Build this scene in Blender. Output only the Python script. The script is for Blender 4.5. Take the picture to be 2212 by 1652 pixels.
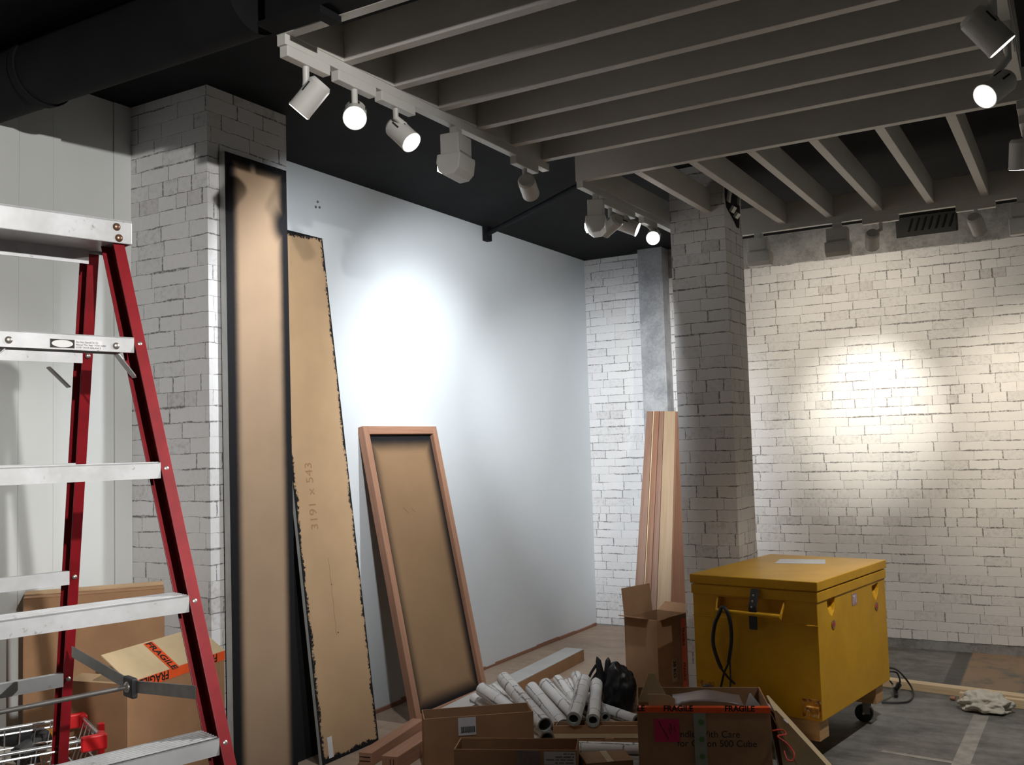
import bpy, bmesh, math, random
from mathutils import Vector, Matrix, noise as mnoise
random.seed(7)
for o in list(bpy.data.objects): bpy.data.objects.remove(o, do_unlink=True)
scene = bpy.context.scene
COL = scene.collection
V = Vector

# ------------------------------------------------------------------ camera
F_PX, CXP, CYP, EYE = 2092.0, 1106.0, 826.0, V((0.0, 0.0, 1.52))
def _dir(px, py): return V((px - CXP, -(py - CYP), F_PX)).normalized()
_Y = _dir(2344, 927.5); _X = -_dir(-2450, 1070)
_X = (_X - _Y * _X.dot(_Y)).normalized(); _Z = _X.cross(_Y)
if _Z.y < 0: _Z = -_Z
C_R = V((_X[0], _Y[0], _Z[0])); C_U = V((_X[1], _Y[1], _Z[1])); C_F = V((_X[2], _Y[2], _Z[2]))
def ray(px, py): return C_R * ((px - CXP) / F_PX) - C_U * ((py - CYP) / F_PX) + C_F
def at(px, py, ax, val):            # pixel ray meets a plane x/y/z = val
    d = ray(px, py); return EYE + d * ((val - EYE[ax]) / d[ax])
def atp(px, py, p0, n):             # pixel ray meets any plane
    d = ray(px, py); return EYE + d * ((p0 - EYE).dot(n) / d.dot(n))
def dp(px, py, depth): return EYE + ray(px, py) * depth
def cvec(dx, dy, dz): return (C_R * dx - C_U * dy + C_F * dz).normalized()
cam_d = bpy.data.cameras.new('camera'); cam = bpy.data.objects.new('camera', cam_d); COL.objects.link(cam)
cam_d.sensor_width = 36.0; cam_d.lens = 36.0 * F_PX / 2212.0; cam_d.clip_start = 0.05
mw = Matrix((C_R, C_U, -C_F)).transposed().to_4x4(); mw.translation = EYE
cam.matrix_world = mw
scene.camera = cam

# ------------------------------------------------------------------ world, exposure
w = bpy.data.worlds.new('world'); scene.world = w; w.use_nodes = True
w.node_tree.nodes['Background'].inputs[0].default_value = (0.5, 0.5, 0.52, 1)
w.node_tree.nodes['Background'].inputs[1].default_value = 0.0
scene.view_settings.view_transform = 'Standard'; scene.view_settings.look = 'None'
scene.view_settings.gamma = 1.0; scene.view_settings.use_curve_mapping = False
scene.view_settings.exposure = 0.3
POWER = 1.0                          # one dial for every track lamp

# ------------------------------------------------------------------ materials
MATS = {}
class NT:
    def __init__(s, name):
        s.m = bpy.data.materials.new(name); s.m.use_nodes = True
        s.t = s.m.node_tree; s.b = s.t.nodes['Principled BSDF']; MATS[name] = s.m
    def n(s, typ, **kw):
        x = s.t.nodes.new(typ)
        for k, v in kw.items(): setattr(x, k, v)
        return x
    def link(s, a, b): s.t.links.new(a, b)
    def val(s, inp, v):
        if hasattr(v, 'is_linked') or isinstance(v, bpy.types.NodeSocket): s.link(v, inp)
        else: inp.default_value = v
    def math(s, op, a, b=None, c=None, clamp=False):
        x = s.n('ShaderNodeMath', operation=op); x.use_clamp = clamp
        s.val(x.inputs[0], a)
        if b is not None: s.val(x.inputs[1], b)
        if c is not None: s.val(x.inputs[2], c)
        return x.outputs[0]
    def mix(s, f, a, b, blend='MIX'):
        x = s.n('ShaderNodeMix', data_type='RGBA', blend_type=blend)
        s.val(x.inputs[0], f); s.val(x.inputs[6], a); s.val(x.inputs[7], b)
        return x.outputs[2]
    def noise(s, vec, scale, detail=3, rough=.55):
        x = s.n('ShaderNodeTexNoise'); s.link(vec, x.inputs['Vector'])
        x.inputs['Scale'].default_value = scale; x.inputs['Detail'].default_value = detail
        x.inputs['Roughness'].default_value = rough
        return x.outputs[0]
    def ramp(s, f, a, b):             # smooth 0..1 between a and b
        x = s.n('ShaderNodeMapRange', interpolation_type='SMOOTHSTEP')
        s.val(x.inputs[0], f); x.inputs[1].default_value = a; x.inputs[2].default_value = b
        return x.outputs[0]
    def pos(s): return s.n('ShaderNodeNewGeometry').outputs['Position']
    def obj(s): return s.n('ShaderNodeTexCoord').outputs['Object']
    def uv(s): return s.n('ShaderNodeTexCoord').outputs['UV']
    def sep(s, v):
        x = s.n('ShaderNodeSeparateXYZ'); s.link(v, x.inputs[0]); return x.outputs
    def comb(s, x, y, z=0.0):
        c = s.n('ShaderNodeCombineXYZ'); s.val(c.inputs[0], x); s.val(c.inputs[1], y); s.val(c.inputs[2], z); return c.outputs[0]
    def wn(s, x, y):
        c = s.n('ShaderNodeTexWhiteNoise', noise_dimensions='2D'); s.link(s.comb(x, y), c.inputs['Vector']); return c.outputs['Value']
    def color(s, c): s.val(s.b.inputs['Base Color'], c if not isinstance(c, tuple) else (*c, 1))
    def bump(s, h, strength=.2, dist=.01):
        x = s.n('ShaderNodeBump'); x.inputs['Strength'].default_value = strength; x.inputs['Distance'].default_value = dist
        s.link(h, x.inputs['Height']); s.link(x.outputs[0], s.b.inputs['Normal'])
def c4(c): return (*c, 1.0)
def plain(name, col, rough=.6, metal=0.0, var=.08, scale=25.0, bump=0.0, spec=None):
    k = NT(name); p = k.pos()
    n = k.noise(p, scale, 4)
    k.color(k.mix(k.ramp(n, .3, .7), c4(tuple(x * (1 - var) for x in col)), c4(tuple(min(1, x * (1 + var)) for x in col))))
    k.b.inputs['Roughness'].default_value = rough; k.b.inputs['Metallic'].default_value = metal
    if spec is not None: k.b.inputs['Specular IOR Level'].default_value = spec
    if bump: k.bump(k.noise(p, scale * 6, 2), bump, .004)
    return k.m
def emit(name, col, strength):
    k = NT(name); k.color(col); k.b.inputs['Emission Color'].default_value = c4(col); k.b.inputs['Emission Strength'].default_value = strength
    return k.m

def brick_print(name, use_uv=False, tint=(0.74, 0.735, 0.74), ink=1.0):
    """flat wallpaper print: inked outlines of painted bricks, one course 66 mm"""
    k = NT(name)
    if use_uv:
        s = k.sep(k.uv()); u0, v0 = s[0], s[1]; base = k.uv()
    else:
        s = k.sep(k.pos()); u0 = k.math('ADD', s[0], s[1]); v0 = s[2]; base = k.pos()
    H, W = .0665, .195
    wob = k.math('MULTIPLY', k.math('SUBTRACT', k.noise(base, 9, 3), .5), .015)
    wob2 = k.math('MULTIPLY', k.math('SUBTRACT', k.noise(base, 45, 2), .5), .005)
    v = k.math('ADD', k.math('ADD', v0, wob), wob2)
    u = k.math('ADD', u0, k.math('MULTIPLY', wob2, 1.6))
    rv = k.math('DIVIDE', v, H); row = k.math('FLOOR', rv); fv = k.math('FRACT', rv)
    r13 = k.math('MODULO', k.math('ADD', row, 1300.0), 13.0)
    small = k.math('LESS_THAN', r13, 1.5)            # the courses of header bricks
    dark = k.math('LESS_THAN', r13, .5)
    wid = k.math('SUBTRACT', W, k.math('MULTIPLY', small, .095))
    uu = k.math('ADD', k.math('DIVIDE', u, wid), k.math('MULTIPLY', k.wn(row, 3.3), 9.0))
    i = k.math('FLOOR', uu); f = k.math('FRACT', uu)
    j0 = k.math('MULTIPLY', k.wn(i, row), .42); i1 = k.math('ADD', i, 1.0); j1 = k.math('MULTIPLY', k.wn(i1, row), .42)
    left = k.math('LESS_THAN', f, j0)
    bid = k.math('SUBTRACT', i, left)
    d0 = k.math('ABSOLUTE', k.math('SUBTRACT', f, j0)); d1 = k.math('ABSOLUTE', k.math('SUBTRACT', k.math('ADD', j1, 1.0), f))
    near1 = k.math('LESS_THAN', d1, d0)
    dv = k.math('MULTIPLY', k.math('MINIMUM', d0, d1), wid)
    eid = k.math('ADD', i, near1)
    tv = k.math('MULTIPLY_ADD', k.math('POWER', k.wn(eid, k.math('ADD', row, 50.5)), 2.0), .0050 * ink, .0013 * ink)
    upv = k.math('GREATER_THAN', fv, .5)
    lineid = k.math('ADD', row, upv)
    dh = k.math('MULTIPLY', k.math('MINIMUM', fv, k.math('SUBTRACT', 1.0, fv)), H)
    along = k.noise(k.comb(k.math('MULTIPLY', u, 5.0), k.math('MULTIPLY', lineid, 3.7)), 1.0, 3)
    th = k.math('MULTIPLY_ADD', k.ramp(along, .38, .72), .0064 * ink, .0009 * ink)
    th = k.math('MULTIPLY', th, k.math('MULTIPLY_ADD', k.wn(lineid, 8.8), .8, .5))
    lv = k.math('SUBTRACT', 1.0, k.math('DIVIDE', dv, tv), clamp=True)
    lh = k.math('SUBTRACT', 1.0, k.math('DIVIDE', dh, th), clamp=True)
    line = k.math('POWER', k.math('MAXIMUM', lv, lh), .6)
    line = k.math('MULTIPLY', line, k.math('MULTIPLY_ADD', k.ramp(k.noise(base, 70, 2), .3, .55), .75, .25))
    tone = k.wn(bid, k.math('ADD', row, 7.7))
    grime = k.ramp(k.noise(base, 38, 5, .65), .42, .75)
    gm = k.math('MULTIPLY', k.math('MULTIPLY_ADD', k.ramp(tone, .55, 1.0), .55, .12), grime)
    gm = k.math('ADD', gm, k.math('MULTIPLY', dark, k.math('MULTIPLY', tone, .28)), clamp=True)
    lightc = k.mix(tone, c4(tint), c4(tuple(x * .93 for x in tint)))
    col = k.mix(gm, lightc, (.42, .40, .40, 1))
    col = k.mix(k.math('MULTIPLY', line, .9, clamp=True), col, (.045, .037, .04, 1))
    k.color(col); k.b.inputs['Roughness'].default_value = .75; k.b.inputs['Specular IOR Level'].default_value = .25
    return k.m

def kraft(name, W, L, left, right, top, bottom, soft, rag, base=(.53, .33, .165), blobs=(), glow=None):
    """kraft face with black paint sprayed / brushed along its edges; UV in metres"""
    k = NT(name); uv = k.uv(); s = k.sep(uv)
    n1 = k.math('SUBTRACT', k.noise(uv, 9, 4, .6), .5); n2 = k.math('SUBTRACT', k.noise(uv, 60, 4, .7), .5)
    jit = k.math('ADD', k.math('MULTIPLY', n1, rag * 2.2), k.math('MULTIPLY', n2, rag * 2.0))
    edges = [(s[0], left), (k.math('SUBTRACT', W, s[0]), right), (s[1], bottom), (k.math('SUBTRACT', L, s[1]), top)]
    m = 0.0
    for d, wd in edges:
        e = k.ramp(k.math('SUBTRACT', wd, k.math('ADD', d, jit)), -soft, soft)
        m = k.math('MAXIMUM', m, e)
    for bx, by, br in blobs:
        dx = k.math('SUBTRACT', s[0], bx); dy = k.math('SUBTRACT', s[1], by)
        dist = k.math('SQRT', k.math('ADD', k.math('MULTIPLY', dx, dx), k.math('MULTIPLY', dy, dy)))
        m = k.math('MAXIMUM', m, k.ramp(k.math('SUBTRACT', br, k.math('ADD', dist, jit)), -soft * 1.6, soft * 1.6))
    fib = k.noise(uv, 130, 4, .7)
    lo = k.noise(uv, 4, 2)
    c = k.mix(k.ramp(lo, .35, .65), c4(tuple(x * .93 for x in base)), c4(base))
    c = k.mix(k.math('MULTIPLY', fib, .22), c, c4(tuple(x * .6 for x in base)))
    k.color(k.mix(m, c, (.012, .012, .014, 1)))
    k.b.inputs['Roughness'].default_value = .78; k.b.inputs['Specular IOR Level'].default_value = .2
    k.bump(fib, .06, .002)
    return k.m
def wood(name, a, b, axis='L', scale=1.0, rough=.6):
    k = NT(name); uv = k.uv(); s = k.sep(uv)
    g = k.noise(k.comb(k.math('MULTIPLY', s[0], 2.5 * scale), k.math('MULTIPLY', s[1], 70 * scale)), 1.0, 5, .6)
    g2 = k.noise(k.comb(k.math('MULTIPLY', s[0], .8), k.math('MULTIPLY', s[1], 18)), 1.0, 2)
    f = k.math('MULTIPLY_ADD', g, .7, k.math('MULTIPLY', g2, .3))
    k.color(k.mix(k.ramp(f, .3, .7), c4(a), c4(b))); k.b.inputs['Roughness'].default_value = rough
    k.bump(g, .08, .002)
    return k.m
def card(name, col, rough=.85):
    k = NT(name); p = k.pos()
    n = k.noise(p, 7, 3); f = k.noise(p, 180, 3, .7)
    c = k.mix(k.ramp(n, .3, .7), c4(tuple(x * .88 for x in col)), c4(tuple(x * 1.06 for x in col)))
    c = k.mix(k.math('MULTIPLY', f, .2), c, c4(tuple(x * .65 for x in col)))
    k.color(c); k.b.inputs['Roughness'].default_value = rough; k.b.inputs['Specular IOR Level'].default_value = .2
    return k.m
def concrete(name, dark, light, scale=3.0, rough=.8):
    k = NT(name); p = k.pos()
    a = k.noise(p, scale, 6, .65); b = k.noise(p, scale * 9, 5, .7); d = k.noise(p, scale * 45, 3, .7)
    f = k.math('ADD', k.math('MULTIPLY', a, .6), k.math('MULTIPLY_ADD', b, .3, k.math('MULTIPLY', d, .1)))
    k.color(k.mix(k.ramp(f, .36, .64), c4(dark), c4(light))); k.b.inputs['Roughness'].default_value = rough
    k.bump(b, .12, .006)
    return k.m
def floor_mat():
    k = NT('floor_concrete'); p = k.pos(); s = k.sep(p)
    w1 = k.math('MULTIPLY', k.math('SUBTRACT', k.noise(p, 1.6, 4), .5), .9)
    a = k.noise(p, 1.7, 6, .68); b = k.noise(p, 14, 6, .7); st = k.noise(k.comb(k.math('MULTIPLY', s[0], 2.0), k.math('MULTIPLY', s[1], 9.0)), 1.2, 5, .65)
    f = k.math('ADD', k.math('MULTIPLY', a, .45), k.math('MULTIPLY_ADD', b, .25, k.math('MULTIPLY', st, .3)))
    base = k.mix(k.ramp(f, .34, .66), (.05, .048, .044, 1), (.235, .228, .21, 1))
    dusty = k.mix(k.ramp(f, .3, .7), (.27, .19, .135, 1), (.45, .335, .25, 1))
    # old adhesive bed towards the back left corner
    m = k.ramp(k.math('ADD', k.math('SUBTRACT', -1.95, s[0]), k.math('ADD', k.math('MULTIPLY', k.math('SUBTRACT', s[1], 5.2), .22), w1)), -.15, .2)
    base = k.mix(m, base, dusty)
    # brown square of old flooring against the back wall
    e1 = k.math('SUBTRACT', s[0], k.math('MULTIPLY_ADD', k.math('SUBTRACT', s[1], 6.3), -.02, -.74))
    e2 = k.math('SUBTRACT', s[1], 6.32)
    inside = k.math('MULTIPLY', k.ramp(e1, -.005, .012), k.ramp(e2, -.01, .02))
    brown = k.mix(k.ramp(k.noise(p, 2.3, 5, .7), .36, .52), (.13, .125, .11, 1), (.30, .20, .125, 1))
    base = k.mix(inside, base, brown)
    strip = k.math('MULTIPLY', k.math('MULTIPLY', k.ramp(e1, -.10, -.09), k.ramp(k.math('MULTIPLY', e1, -1.0), -.01, .01)), k.ramp(e2, -.01, .02))
    base = k.mix(k.math('MULTIPLY', strip, .7), base, (.06, .055, .05, 1))
    k.color(base); k.b.inputs['Roughness'].default_value = .62
    k.bump(b, .15, .006)
    return k.m
def rust_yellow():
    k = NT('yellow_paint'); p = k.pos()
    n = k.noise(p, 5, 5, .6); sc = k.noise(p, 60, 4, .7)
    c = k.mix(k.ramp(n, .35, .7), (.62, .32, .010, 1), (.70, .38, .014, 1))
    c = k.mix(k.ramp(sc, .70, .76), c, (.23, .10, .02, 1))
    k.color(c); k.b.inputs['Roughness'].default_value = .45; k.b.inputs['Specular IOR Level'].default_value = .35
    return k.m
def rust():
    k = NT('rusty_plate'); p = k.pos()
    n = k.noise(p, 28, 5, .7)
    c = k.mix(k.ramp(n, .38, .58), (.25, .07, .012, 1), (.62, .30, .02, 1))
    c = k.mix(k.ramp(k.noise(p, 55, 4), .60, .66), c, (.55, .47, .38, 1))
    k.color(c); k.b.inputs['Roughness'].default_value = .75
    return k.m
def alu():
    k = NT('worn_aluminium'); p = k.pos()
    n = k.noise(p, 9, 4); s = k.noise(p, 90, 4, .75); d = k.noise(p, 30, 5, .7)
    c = k.mix(k.ramp(n, .3, .7), (.56, .57, .58, 1), (.70, .71, .73, 1))
    c = k.mix(k.math('MULTIPLY', k.ramp(d, .62, .72), .6), c, (.16, .14, .12, 1))
    k.color(c); k.b.inputs['Metallic'].default_value = .35
    k.link(k.math('MULTIPLY_ADD', s, .25, .28), k.b.inputs['Roughness'])
    return k.m
def paint_red():
    k = NT('red_fibreglass'); p = k.pos()
    s = k.noise(p, 120, 4, .75); n = k.noise(p, 12, 3)
    c = k.mix(k.ramp(n, .3, .7), (.20, .005, .010, 1), (.27, .008, .015, 1))
    c = k.mix(k.ramp(s, .72, .76), c, (.60, .30, .28, 1))
    k.color(c); k.b.inputs['Roughness'].default_value = .42
    return k.m

M_BRICK = brick_print('brick_print_wallpaper'); M_ROLL = brick_print('brick_print_roll', True, (.64, .62, .60), 1.7)
M_FLOOR = floor_mat()
M_BLUEW = plain('cool_white_paint', (.70, .74, .77), .55, var=.015, scale=2.0, spec=.3)
M_PANELW = plain('white_wall_panel', (.66, .68, .67), .5, var=.02, scale=3.0)
M_BLACKC = plain('black_ceiling_paint', (.011, .0115, .0125), .85, var=.2, scale=3.0, spec=.15)
M_DUCT = plain('black_duct_paint', (.009, .0095, .011), .8, var=.15, scale=6.0, spec=.15)
M_CONC = concrete('raw_concrete', (.15, .15, .15), (.34, .34, .34), 3.5)
M_COLC = concrete('grey_render', (.25, .26, .28), (.46, .47, .49), 4.5)
M_SLAT = plain('off_white_slat_paint', (.60, .575, .535), .5, var=.03, scale=4.0)
M_LAMPW = plain('white_lamp_enamel', (.60, .59, .56), .4, var=.02, scale=12.0)
M_DARK = plain('dark_slot', (.02, .02, .02), .7)
M_LENS = emit('lit_lens', (1.0, .97, .92), 9.0)
M_LENSOFF = plain('unlit_glass', (.35, .35, .34), .25)
M_ALU = alu(); M_RED = paint_red()
M_STEEL = plain('grey_steel', (.22, .21, .20), .4, .7, .1, 30)
M_CHROME = plain('chrome_wire', (.62, .62, .62), .25, .9, .05, 30)
M_RIVET = plain('rivet_metal', (.50, .46, .42), .35, .85, .1, 60)
M_BRASS = plain('brown_rivet', (.26, .15, .10), .35, .7, .1, 60)
M_CARD = card('cardboard', (.36, .205, .11)); M_CARD2 = M_CARD; M_CARDL = card('pale_cardboard', (.60, .47, .29))
M_CARDT = card('cardboard_cut_edge', (.50, .34, .20))
M_ORANGE = plain('orange_tape', (.82, .10, .02), .45, var=.05, scale=30)
M_INK = plain('black_ink', (.012, .01, .01), .6)
M_WHITE = plain('white_paper', (.74, .74, .75), .7, var=.03, scale=30)
M_LABEL = plain('grey_white_label', (.60, .59, .62), .6, var=.04, scale=30)
M_MAUVE = plain('mauve_paper', (.55, .50, .66), .7, var=.05, scale=20)
M_PINK = plain('magenta_sticker', (.55, .02, .10), .6, var=.04, scale=30)
M_CLEART = plain('grey_green_tape', (.26, .27, .22), .35, var=.06, scale=30)
M_GREEN = plain('green_dot_ink', (.10, .19, .06), .5)
M_BAG = plain('black_bin_bag', (.007, .008, .010), .36, var=.2, scale=20, spec=.5)
M_RUBBER = plain('black_rubber', (.022, .022, .024), .55, var=.1, scale=20)
M_TYRE = plain('dark_castor_wheel', (.016, .018, .022), .5)
M_YEL = rust_yellow(); M_RUST = rust()
M_SKID = wood('skid_timber', (.42, .24, .10), (.58, .36, .17))
M_PINE = wood('pale_pine', (.62, .45, .26), (.76, .60, .38))
M_WOODR = wood('reddish_timber', (.34, .165, .10), (.45, .245, .155))
M_WOODB = wood('brown_timber', (.24, .11, .065), (.33, .165, .10))
M_WOODL = wood('light_veneer', (.50, .34, .20), (.60, .43, .27))
M_WOODD = wood('dark_cocoa_timber', (.075, .042, .028), (.12, .07, .045))
M_WOODR2 = wood('dull_red_timber', (.23, .125, .085), (.31, .175, .12)); M_WOODL2 = wood('dull_veneer', (.38, .26, .16), (.46, .33, .21))
M_GREYEDGE = plain('grey_trim', (.42, .42, .40), .4, .3, .05, 20)
M_BLACKB = plain('black_panel_edge', (.012, .012, .013), .6)
M_TUBEIN = plain('grey_green_paper_back', (.32, .33, .30), .85)
M_REDP = plain('red_plastic', (.62, .015, .018), .35, var=.04, scale=20)
M_ORNG = plain('orange_tool_plastic', (.80, .32, .02), .4)
M_CLOTH = plain('beige_cloth', (.58, .54, .46), .9, var=.1, scale=25)
M_PLASTIC = plain('white_plastic', (.68, .68, .66), .4, var=.02)
M_GREY = plain('grey_sheet', (.16, .17, .165), .6, var=.1, scale=8)
M_SILVER = plain('silver_plank_top', (.46, .45, .43), .5, var=.06, scale=8)
M_REDCORD = plain('red_cord', (.60, .03, .02), .5)
M_PLASTIC2 = plain('mauve_grey_plastic', (.22, .17, .16), .35, var=.1)
M_TAPEL = plain('grey_floor_line', (.30, .285, .255), .7, var=.2, scale=14)

# ------------------------------------------------------------------ mesh builders
class MB:
    def __init__(s, M=None): s.v = []; s.f = []; s.u = []; s.mi = []; s.M = M or Matrix(); s.k = 0
    def face(s, idx, uvs): s.f.append(idx); s.u.append(uvs); s.mi.append(s.k)
    def poly(s, pts, uvs=None):
        b = len(s.v); s.v += [s.M @ V(p) for p in pts]
        s.face(list(range(b, b + len(pts))), uvs or [(p[0], p[1]) for p in pts]); return s
    def hexa(s, p):       # 8 corners: bottom 4 ccw then top 4
        b = len(s.v); q = [V(x) for x in p]; s.v += [s.M @ x for x in q]
        for f in ((3, 2, 1, 0), (4, 5, 6, 7), (0, 1, 5, 4), (1, 2, 6, 5), (2, 3, 7, 6), (3, 0, 4, 7)):
            e1 = (q[f[1]] - q[f[0]]).length; e2 = (q[f[3]] - q[f[0]]).length
            uv = [(0, 0), (e1, 0), (e1, e2), (0, e2)]
            if e2 > e1: uv = [(0, 0), (0, e1), (e2, e1), (e2, 0)]     # u along the long side
            s.face([b + i for i in f], uv)
        return s
    def box(s, x0, x1, y0, y1, z0, z1):
        return s.hexa([(x0, y0, z0), (x1, y0, z0), (x1, y1, z0), (x0, y1, z0), (x0, y0, z1), (x1, y0, z1), (x1, y1, z1), (x0, y1, z1)])
    def obox(s, o, a, b, c):          # origin and three edge vectors
        o, a, b, c = V(o), V(a), V(b), V(c)
        if a.cross(b).dot(c) < 0: a, b = b, a
        return s.hexa([o, o + a, o + a + b, o + b, o + c, o + a + c, o + a + b + c, o + b + c])
    def cyl(s, p0, p1, r0, r1=None, seg=20, cap=True):
        r1 = r0 if r1 is None else r1; p0, p1 = V(p0), V(p1); ax = (p1 - p0); L = ax.length; ax.normalize()
        a = ax.orthogonal().normalized(); c = ax.cross(a); b = len(s.v)
        for i in range(seg):
            t = 2 * math.pi * i / seg; d = a * math.cos(t) + c * math.sin(t)
            s.v += [s.M @ (p0 + d * r0), s.M @ (p1 + d * r1)]
        for i in range(seg):
            j = (i + 1) % seg; w0, w1 = i / seg * 2 * math.pi * r0, (i + 1) / seg * 2 * math.pi * r0
            s.face([b + 2 * i, b + 2 * j, b + 2 * j + 1, b + 2 * i + 1], [(0, w0), (0, w1), (L, w1), (L, w0)])
        if cap:
            s.face([b + 2 * i for i in reversed(range(seg))], [(0, 0)] * seg); s.face([b + 2 * i + 1 for i in range(seg)], [(0, 0)] * seg)
        return s
    def tube(s, pts, r, seg=8, cap=True):
        pts = [V(p) for p in pts]; n = len(pts); b = len(s.v); prev = None
        for i, p in enumerate(pts):
            t = (pts[min(i + 1, n - 1)] - pts[max(i - 1, 0)]).normalized()
            a = t.orthogonal().normalized() if prev is None else (prev - t * prev.dot(t)).normalized()
            prev = a; c = t.cross(a); rr = r[i] if isinstance(r, (list, tuple)) else r
            for k in range(seg):
                th = 2 * math.pi * k / seg; s.v.append(s.M @ (p + (a * math.cos(th) + c * math.sin(th)) * rr))
        for i in range(n - 1):
            for k in range(seg):
                k2 = (k + 1) % seg
                s.face([b + i * seg + k, b + i * seg + k2, b + (i + 1) * seg + k2, b + (i + 1) * seg + k], [(0, 0)] * 4)
        if cap:
            s.face([b + k for k in reversed(range(seg))], [(0, 0)] * seg); s.face([b + (n - 1) * seg + k for k in range(seg)], [(0, 0)] * seg)
        return s
    def dome(s, c, n, r, h, seg=12):
        c, n = V(c), V(n).normalized(); a = n.orthogonal().normalized(); d = n.cross(a); b = len(s.v); rings = 4
        for j in range(rings):
            t = j / rings * math.pi / 2
            for i in range(seg):
                q = 2 * math.pi * i / seg
                s.v.append(s.M @ (c + (a * math.cos(q) + d * math.sin(q)) * (r * math.cos(t)) + n * (h * math.sin(t))))
        s.v.append(s.M @ (c + n * h)); top = len(s.v) - 1
        for j in range(rings - 1):
            for i in range(seg):
                k = (i + 1) % seg
                s.face([b + j * seg + i, b + j * seg + k, b + (j + 1) * seg + k, b + (j + 1) * seg + i], [(0, 0)] * 4)
        for i in range(seg):
            s.face([b + (rings - 1) * seg + i, b + (rings - 1) * seg + (i + 1) % seg, top], [(0, 0)] * 3)
        return s
    def build(s, name, mats, parent=None, smooth=False, bevel=0.0):
        loc = parent_world(parent) if parent else None
        if loc is None:
            c = [sum(v[i] for v in s.v) / len(s.v) for i in range(2)]; loc = V((c[0], c[1], min(v.z for v in s.v)))
            off = loc
        else: off = loc
        me = bpy.data.meshes.new(name); me.from_pydata([tuple(v - off) for v in s.v], [], s.f)
        uvl = me.uv_layers.new(name='UVMap'); li = 0
        for uvs in s.u:
            for q in uvs: uvl.data[li].uv = q; li += 1
        for m in (mats if isinstance(mats, (list, tuple)) else [mats]): me.materials.append(m)
        for p, k in zip(me.polygons, s.mi): p.material_index = k; p.use_smooth = smooth
        me.update()
        o = bpy.data.objects.new(name, me); COL.objects.link(o)
        if parent: o.parent = parent
        else: o.location = loc
        if bevel:
            b = o.modifiers.new('bevel', 'BEVEL'); b.width = bevel; b.segments = 2; b.limit_method = 'ANGLE'; b.angle_limit = .7
        if smooth:
            try: me.set_sharp_from_angle(angle=.7)
            except Exception: pass
        return o
def parent_world(p):
    v = V((0, 0, 0))
    while p is not None: v += V(p.location); p = p.parent
    return v
def thing(name, label, cat, loc, group=None):
    o = bpy.data.objects.new(name, None); COL.objects.link(o); o.location = loc; o.empty_display_size = .05
    return tag(o, label, cat, group)
def tag(o, label, cat, group=None):
    o['label'] = label; o['category'] = cat
    if group: o['group'] = group
    return o
def struct(o): o['kind'] = 'structure'; return o
def text(name, body, size, o, right, up, mat, parent, extrude=.0004, align='LEFT', bold=0.0):
    cu = bpy.data.curves.new(name, 'FONT'); cu.body = body; cu.size = size; cu.extrude = 0.0; cu.align_x = align; cu.offset = bold
    tmp = bpy.data.objects.new(name, cu); COL.objects.link(tmp)
    dg = bpy.context.evaluated_depsgraph_get(); dg.update()
    me = bpy.data.meshes.new_from_object(tmp.evaluated_get(dg)); bpy.data.objects.remove(tmp, do_unlink=True)
    right, up = V(right).normalized(), V(up); up = (up - right * up.dot(right)).normalized(); nrm = right.cross(up)
    M = Matrix((right, up, nrm)).transposed().to_4x4(); M.translation = V(o) - parent_world(parent)
    me.transform(M); me.materials.clear(); me.materials.append(mat); me.name = name
    ob = bpy.data.objects.new(name, me); COL.objects.link(ob); ob.parent = parent
    return ob
def spline(pts, n=8):
    pts = [V(p) for p in pts]; out = []
    for i in range(len(pts) - 1):
        p0 = pts[max(i - 1, 0)]; p1 = pts[i]; p2 = pts[i + 1]; p3 = pts[min(i + 2, len(pts) - 1)]
        for k in range(n):
            t = k / n
            out.append(.5 * ((2 * p1) + (p2 - p0) * t + (2 * p0 - 5 * p1 + 4 * p2 - p3) * t * t + (3 * p1 - p0 - 3 * p2 + p3) * t ** 3))
    out.append(pts[-1]); return out
UP = V((0, 0, 1))
def prism(outer, inner):
    k = MB(); n = len(outer); k.v += [V(p) for p in outer] + [V(p) for p in inner]
    k.face(list(range(n)), [(0, 0)] * n); k.face(list(reversed(range(n, 2 * n))), [(0, 0)] * n)
    for i in range(n): k.face([i, n + i, n + (i + 1) % n, (i + 1) % n], [(0, 0)] * 4)
    return k
def carve(ob, k, parent):             # cut a prism out of a part and drop the cutter
    bm = bmesh.new(); vs = [bm.verts.new(v - parent_world(parent)) for v in k.v]
    for f in k.f: bm.faces.new([vs[i] for i in f])
    bmesh.ops.recalc_face_normals(bm, faces=bm.faces); me = bpy.data.meshes.new('cut'); bm.to_mesh(me); bm.free()
    co = bpy.data.objects.new('cut', me); COL.objects.link(co); co.parent = parent
    md = ob.modifiers.new('cut', 'BOOLEAN'); md.object = co; md.operation = 'DIFFERENCE'; md.solver = 'EXACT'
    mats = list(ob.data.materials)
    dg = bpy.context.evaluated_depsgraph_get(); dg.update(); nm = bpy.data.meshes.new_from_object(ob.evaluated_get(dg))
    ob.modifiers.clear(); ob.data = nm; bpy.data.objects.remove(co, do_unlink=True)
    nm.materials.clear()
    for m in mats: nm.materials.append(m)
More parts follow.
